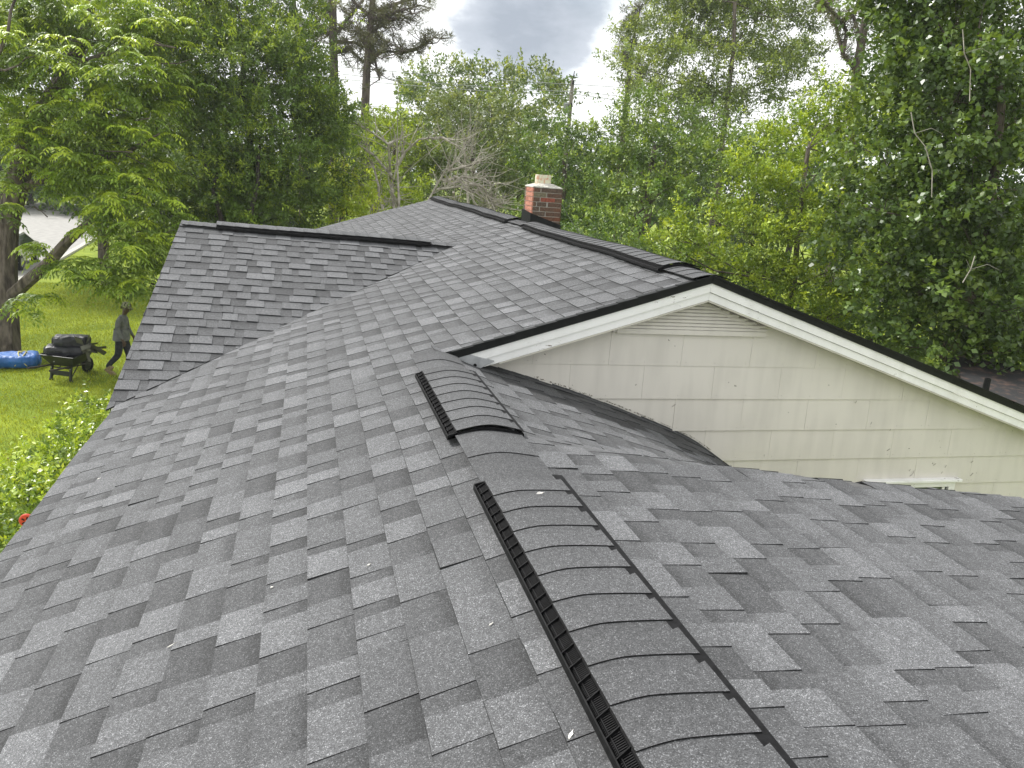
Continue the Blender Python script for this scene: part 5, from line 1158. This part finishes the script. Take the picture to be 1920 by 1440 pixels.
mb = MB()
for s_ in (-1, 1):
    y = .905*s_; iy = lambda z: s_*(.905-max(0, z-.95)*.45)
    q = [(-1.45, iy(.98), .98), (1.05, iy(.98), .98), (.35, iy(1.36), 1.34), (-.8, iy(1.36), 1.32)]
    mb.add(q+[(a_, b_-.02*s_, c_) for a_, b_, c_ in q], [(0, 1, 2, 3) if s_ < 0 else (3, 2, 1, 0), (0, 4, 5, 1), (1, 5, 6, 2), (2, 6, 7, 3), (3, 7, 4, 0)])
mb.hexa([(1.12, -.72, 1.0), (1.12, .72, 1.0), (1.10, .72, 1.0), (1.10, -.72, 1.0)], [(.42, -.62, 1.40), (.42, .62, 1.40), (.38, .62, 1.39), (.38, -.62, 1.39)])
mb.hexa([(-1.52, -.72, .97), (-1.52, .72, .97), (-1.5, .72, .95), (-1.5, -.72, .95)], [(-.9, -.62, 1.375), (-.9, .62, 1.375), (-.86, .62, 1.36), (-.86, -.62, 1.36)])
o = mb.build('window', M['carglass'], None); o.parent = car
for x_ in (-1.35, 1.35):
    for y_ in (-.8, .8):
        mb = MB(); mb.lathe((x_, y_, .32), [(.20, -.115), (.31, -.11), (.325, 0), (.31, .11), (.20, .115)], 20, 'Y'); o = mb.build('wheel', M['drip'], None); o.parent = car
        mb = MB(); mb.lathe((x_, y_, .32), [(.05, -.125), (.19, -.12), (.19, .12), (.05, .125)], 14, 'Y'); h_ = mb.build('rim', M['galv'], None); h_.parent = o
for y_ in (-.6, .6):
    mb = MB(); mb.box((2.17, y_, .68), (.12, .34, .13)); o = mb.build('headlight', mat('lamp_lens', (.7, .7, .7), .1)[0], None); o.parent = car
    mb = MB(); mb.box((-2.20, y_, .74), (.08, .3, .14)); o = mb.build('tail_light', mat('tail_lens', (.25, .01, .01), .2)[0], None); o.parent = car
for x_ in (-.45, .45):
    mb = MB(); mb.box((x_, -.915, .84), (.16, .02, .025)); o = mb.build('door_handle', M['galv'], None); o.parent = car
car.rotation_euler = (0, 0, math.atan2(dd[1], dd[0])); 
M['polewood'] = noisy('pole_wood', (.16, .14, .12), (.30, .27, .24), 6, .9, stretch=(1, 1, .2))
pb, pt_ = PT(1069, 330, 47), PT(1074, 150, 47)
up_ = empty('utility_pole', (pt_[0], pt_[1], ZG)); tag(up_, 'weathered wooden utility pole above the trees with power lines', 'utility pole')
mb = MB(); mb.tube([(pt_[0], pt_[1], ZG), (pt_[0], pt_[1], pt_[2])], [.16, .11], 10); mb.build('pole', M['polewood'], up_)
mb = MB()
for dz in (-.15, -1.4): mb.lathe((pt_[0], pt_[1]-.14, pt_[2]+dz), [(.04, -.12), (.06, -.05), (.05, 0), (.06, .05), (.03, .12)], 8)
mb.tube([(pt_[0], pt_[1], pt_[2]), (pt_[0]+.06, pt_[1], pt_[2]+.5)], .025, 5); mb.build('insulator', M['drip'], up_)
mb = MB(); mb.lathe((pt_[0]-.28, pt_[1], pt_[2]-1.6), [(.05, -.3), (.15, -.3), (.16, .25), (.05, .3)], 10); mb.build('transformer', M['galv'], up_)
wires = [([(1074, 158), (1300, 172), (1900, 215)], 'highest power line running right from the pole'), ([(1074, 170), (1200, 185), (1700, 240)], 'second power line running right from the pole'), ([(1074, 176), (1200, 194), (1700, 262)], 'third power line running right from the pole'), ([(1074, 158), (900, 150), (560, 118)], 'highest power line running left from the pole'), ([(1074, 172), (850, 163), (560, 130)], 'second power line running left from the pole'), ([(1073, 178), (860, 172), (560, 140)], 'third power line running left from the pole'), ([(1074, 222), (1110, 242), (1200, 280)], 'low service wire dropping right from the pole'), ([(1072, 222), (900, 212), (640, 196)], 'low service wire running left from the pole')]
for pts, lab in wires:
    q = [PT(x, y, 47-.2*i) for i, (x, y) in enumerate(pts)]; P = [q[0]*(1-f)**2+q[1]*2*f*(1-f)+q[2]*f*f for f in np.linspace(0, 1, 14)]
    mb = MB(); mb.tube(P, .018, 4); tag(mb.build('power_line', M['galv'], origin=tuple(P[0])), lab, 'power line')

hz = bpy.data.materials.new('haze'); hz.use_nodes = True; hn = hz.node_tree; hn.nodes.remove(hn.nodes['Principled BSDF'])
pv = N(hn, 'ShaderNodeVolumePrincipled'); pv.inputs['Color'].default_value = (.93, .96, 1.0, 1); pv.inputs['Density'].default_value = 0.0006; pv.inputs['Anisotropy'].default_value = 0.2
hn.links.new(pv.outputs[0], hn.nodes['Material Output'].inputs['Volume'])
mb = MB(); mb.box((0, 40, (ZG-1.2+22)/2), (1300, 1500, 22-(ZG-1.2))); hb = mb.build('haze', hz, attr=False); tag(hb, 'thin pale haze in the air between the trees', 'haze', kind='stuff')
# ------------------------------------------------------------------ bits lying on the roof
M['scrap'] = noisy('pale_scrap', (.62, .60, .55), (.8, .78, .74), 40, .8)
M['tarspot'] = noisy('tar_dab', (.35, .34, .32), (.6, .58, .55), 150, .6)
def scrap(name, px, py, H, L, W, a, lab, cat, m='scrap'):
    # find the roof point by marching the view ray
    d = ray(px, py); t = .6
    while t < 14 and d[2]*t > float(H(d[0]*t, d[1]*t))+.009: t += .004
    p = d*t; mb = MB(); n = 9; vs = []
    for lay in (0, 1):
        for k in range(n):
            th = 2*math.pi*k/n; rr_ = 1+.25*math.sin(5*th+px); x = math.cos(th)*L/2*rr_; y = math.sin(th)*W/2*rr_
            X = p[0]+x*math.cos(a)-y*math.sin(a); Y = p[1]+x*math.sin(a)+y*math.cos(a); vs.append((X, Y, float(H(X, Y))+.006+(.003 if lay else 0)+.001*math.sin(7*th)*lay))
    mb.add(vs, [tuple(range(n))[::-1], tuple(n+k for k in range(n))]+[(k, (k+1) % n, n+(k+1) % n, n+k) for k in range(n)])
    tag(mb.build(name, M[m], origin=(p[0], p[1], float(H(p[0], p[1])))), lab, cat)
scrap('paint_flake', 1070, 1378, HL, .024, .008, .9, 'white flake beside the near ridge vent at bottom', 'flake')
scrap('paint_flake', 921, 1170, HL, .016, .004, .5, 'thin white sliver left of the near ridge vent', 'flake')
scrap('paint_flake', 692, 1058, HL, .013, .006, .4, 'small white flake on the middle of the left slope', 'flake')
scrap('paint_flake', 510, 1100, HL, .010, .006, .2, 'small pale crumb on the left slope near its centre', 'flake')
scrap('twig', 322, 1209, HL, .03, .003, .4, 'thin straw coloured twig on the lower left slope', 'twig')
scrap('paint_flake', 186, 897, HL, .02, .006, .5, 'white flake near the left eave above the hedge', 'flake')
HV = lambda x, y: zfA(y)+.022-(.30 if x < XA else .15)*math.sqrt((x-XA)**2+.0004)+.006
for k, (x, y, l_, w_) in enumerate(((933, 912, .03, .022), (922, 914, .014, .012), (940, 934, .035, .016), (1013, 924, .03, .014))):
    scrap('sealant_dab', x, y, HV, l_, w_, .4, ['large pale sealant dab at left of the first cap', 'tiny pale sealant dab at the far left of the cap', 'smeared pale sealant dab just above the cap line', 'greyish sealant dab at right of the first cap'][k], 'sealant dab', 'tarspot')
print('leaves', NL[0])
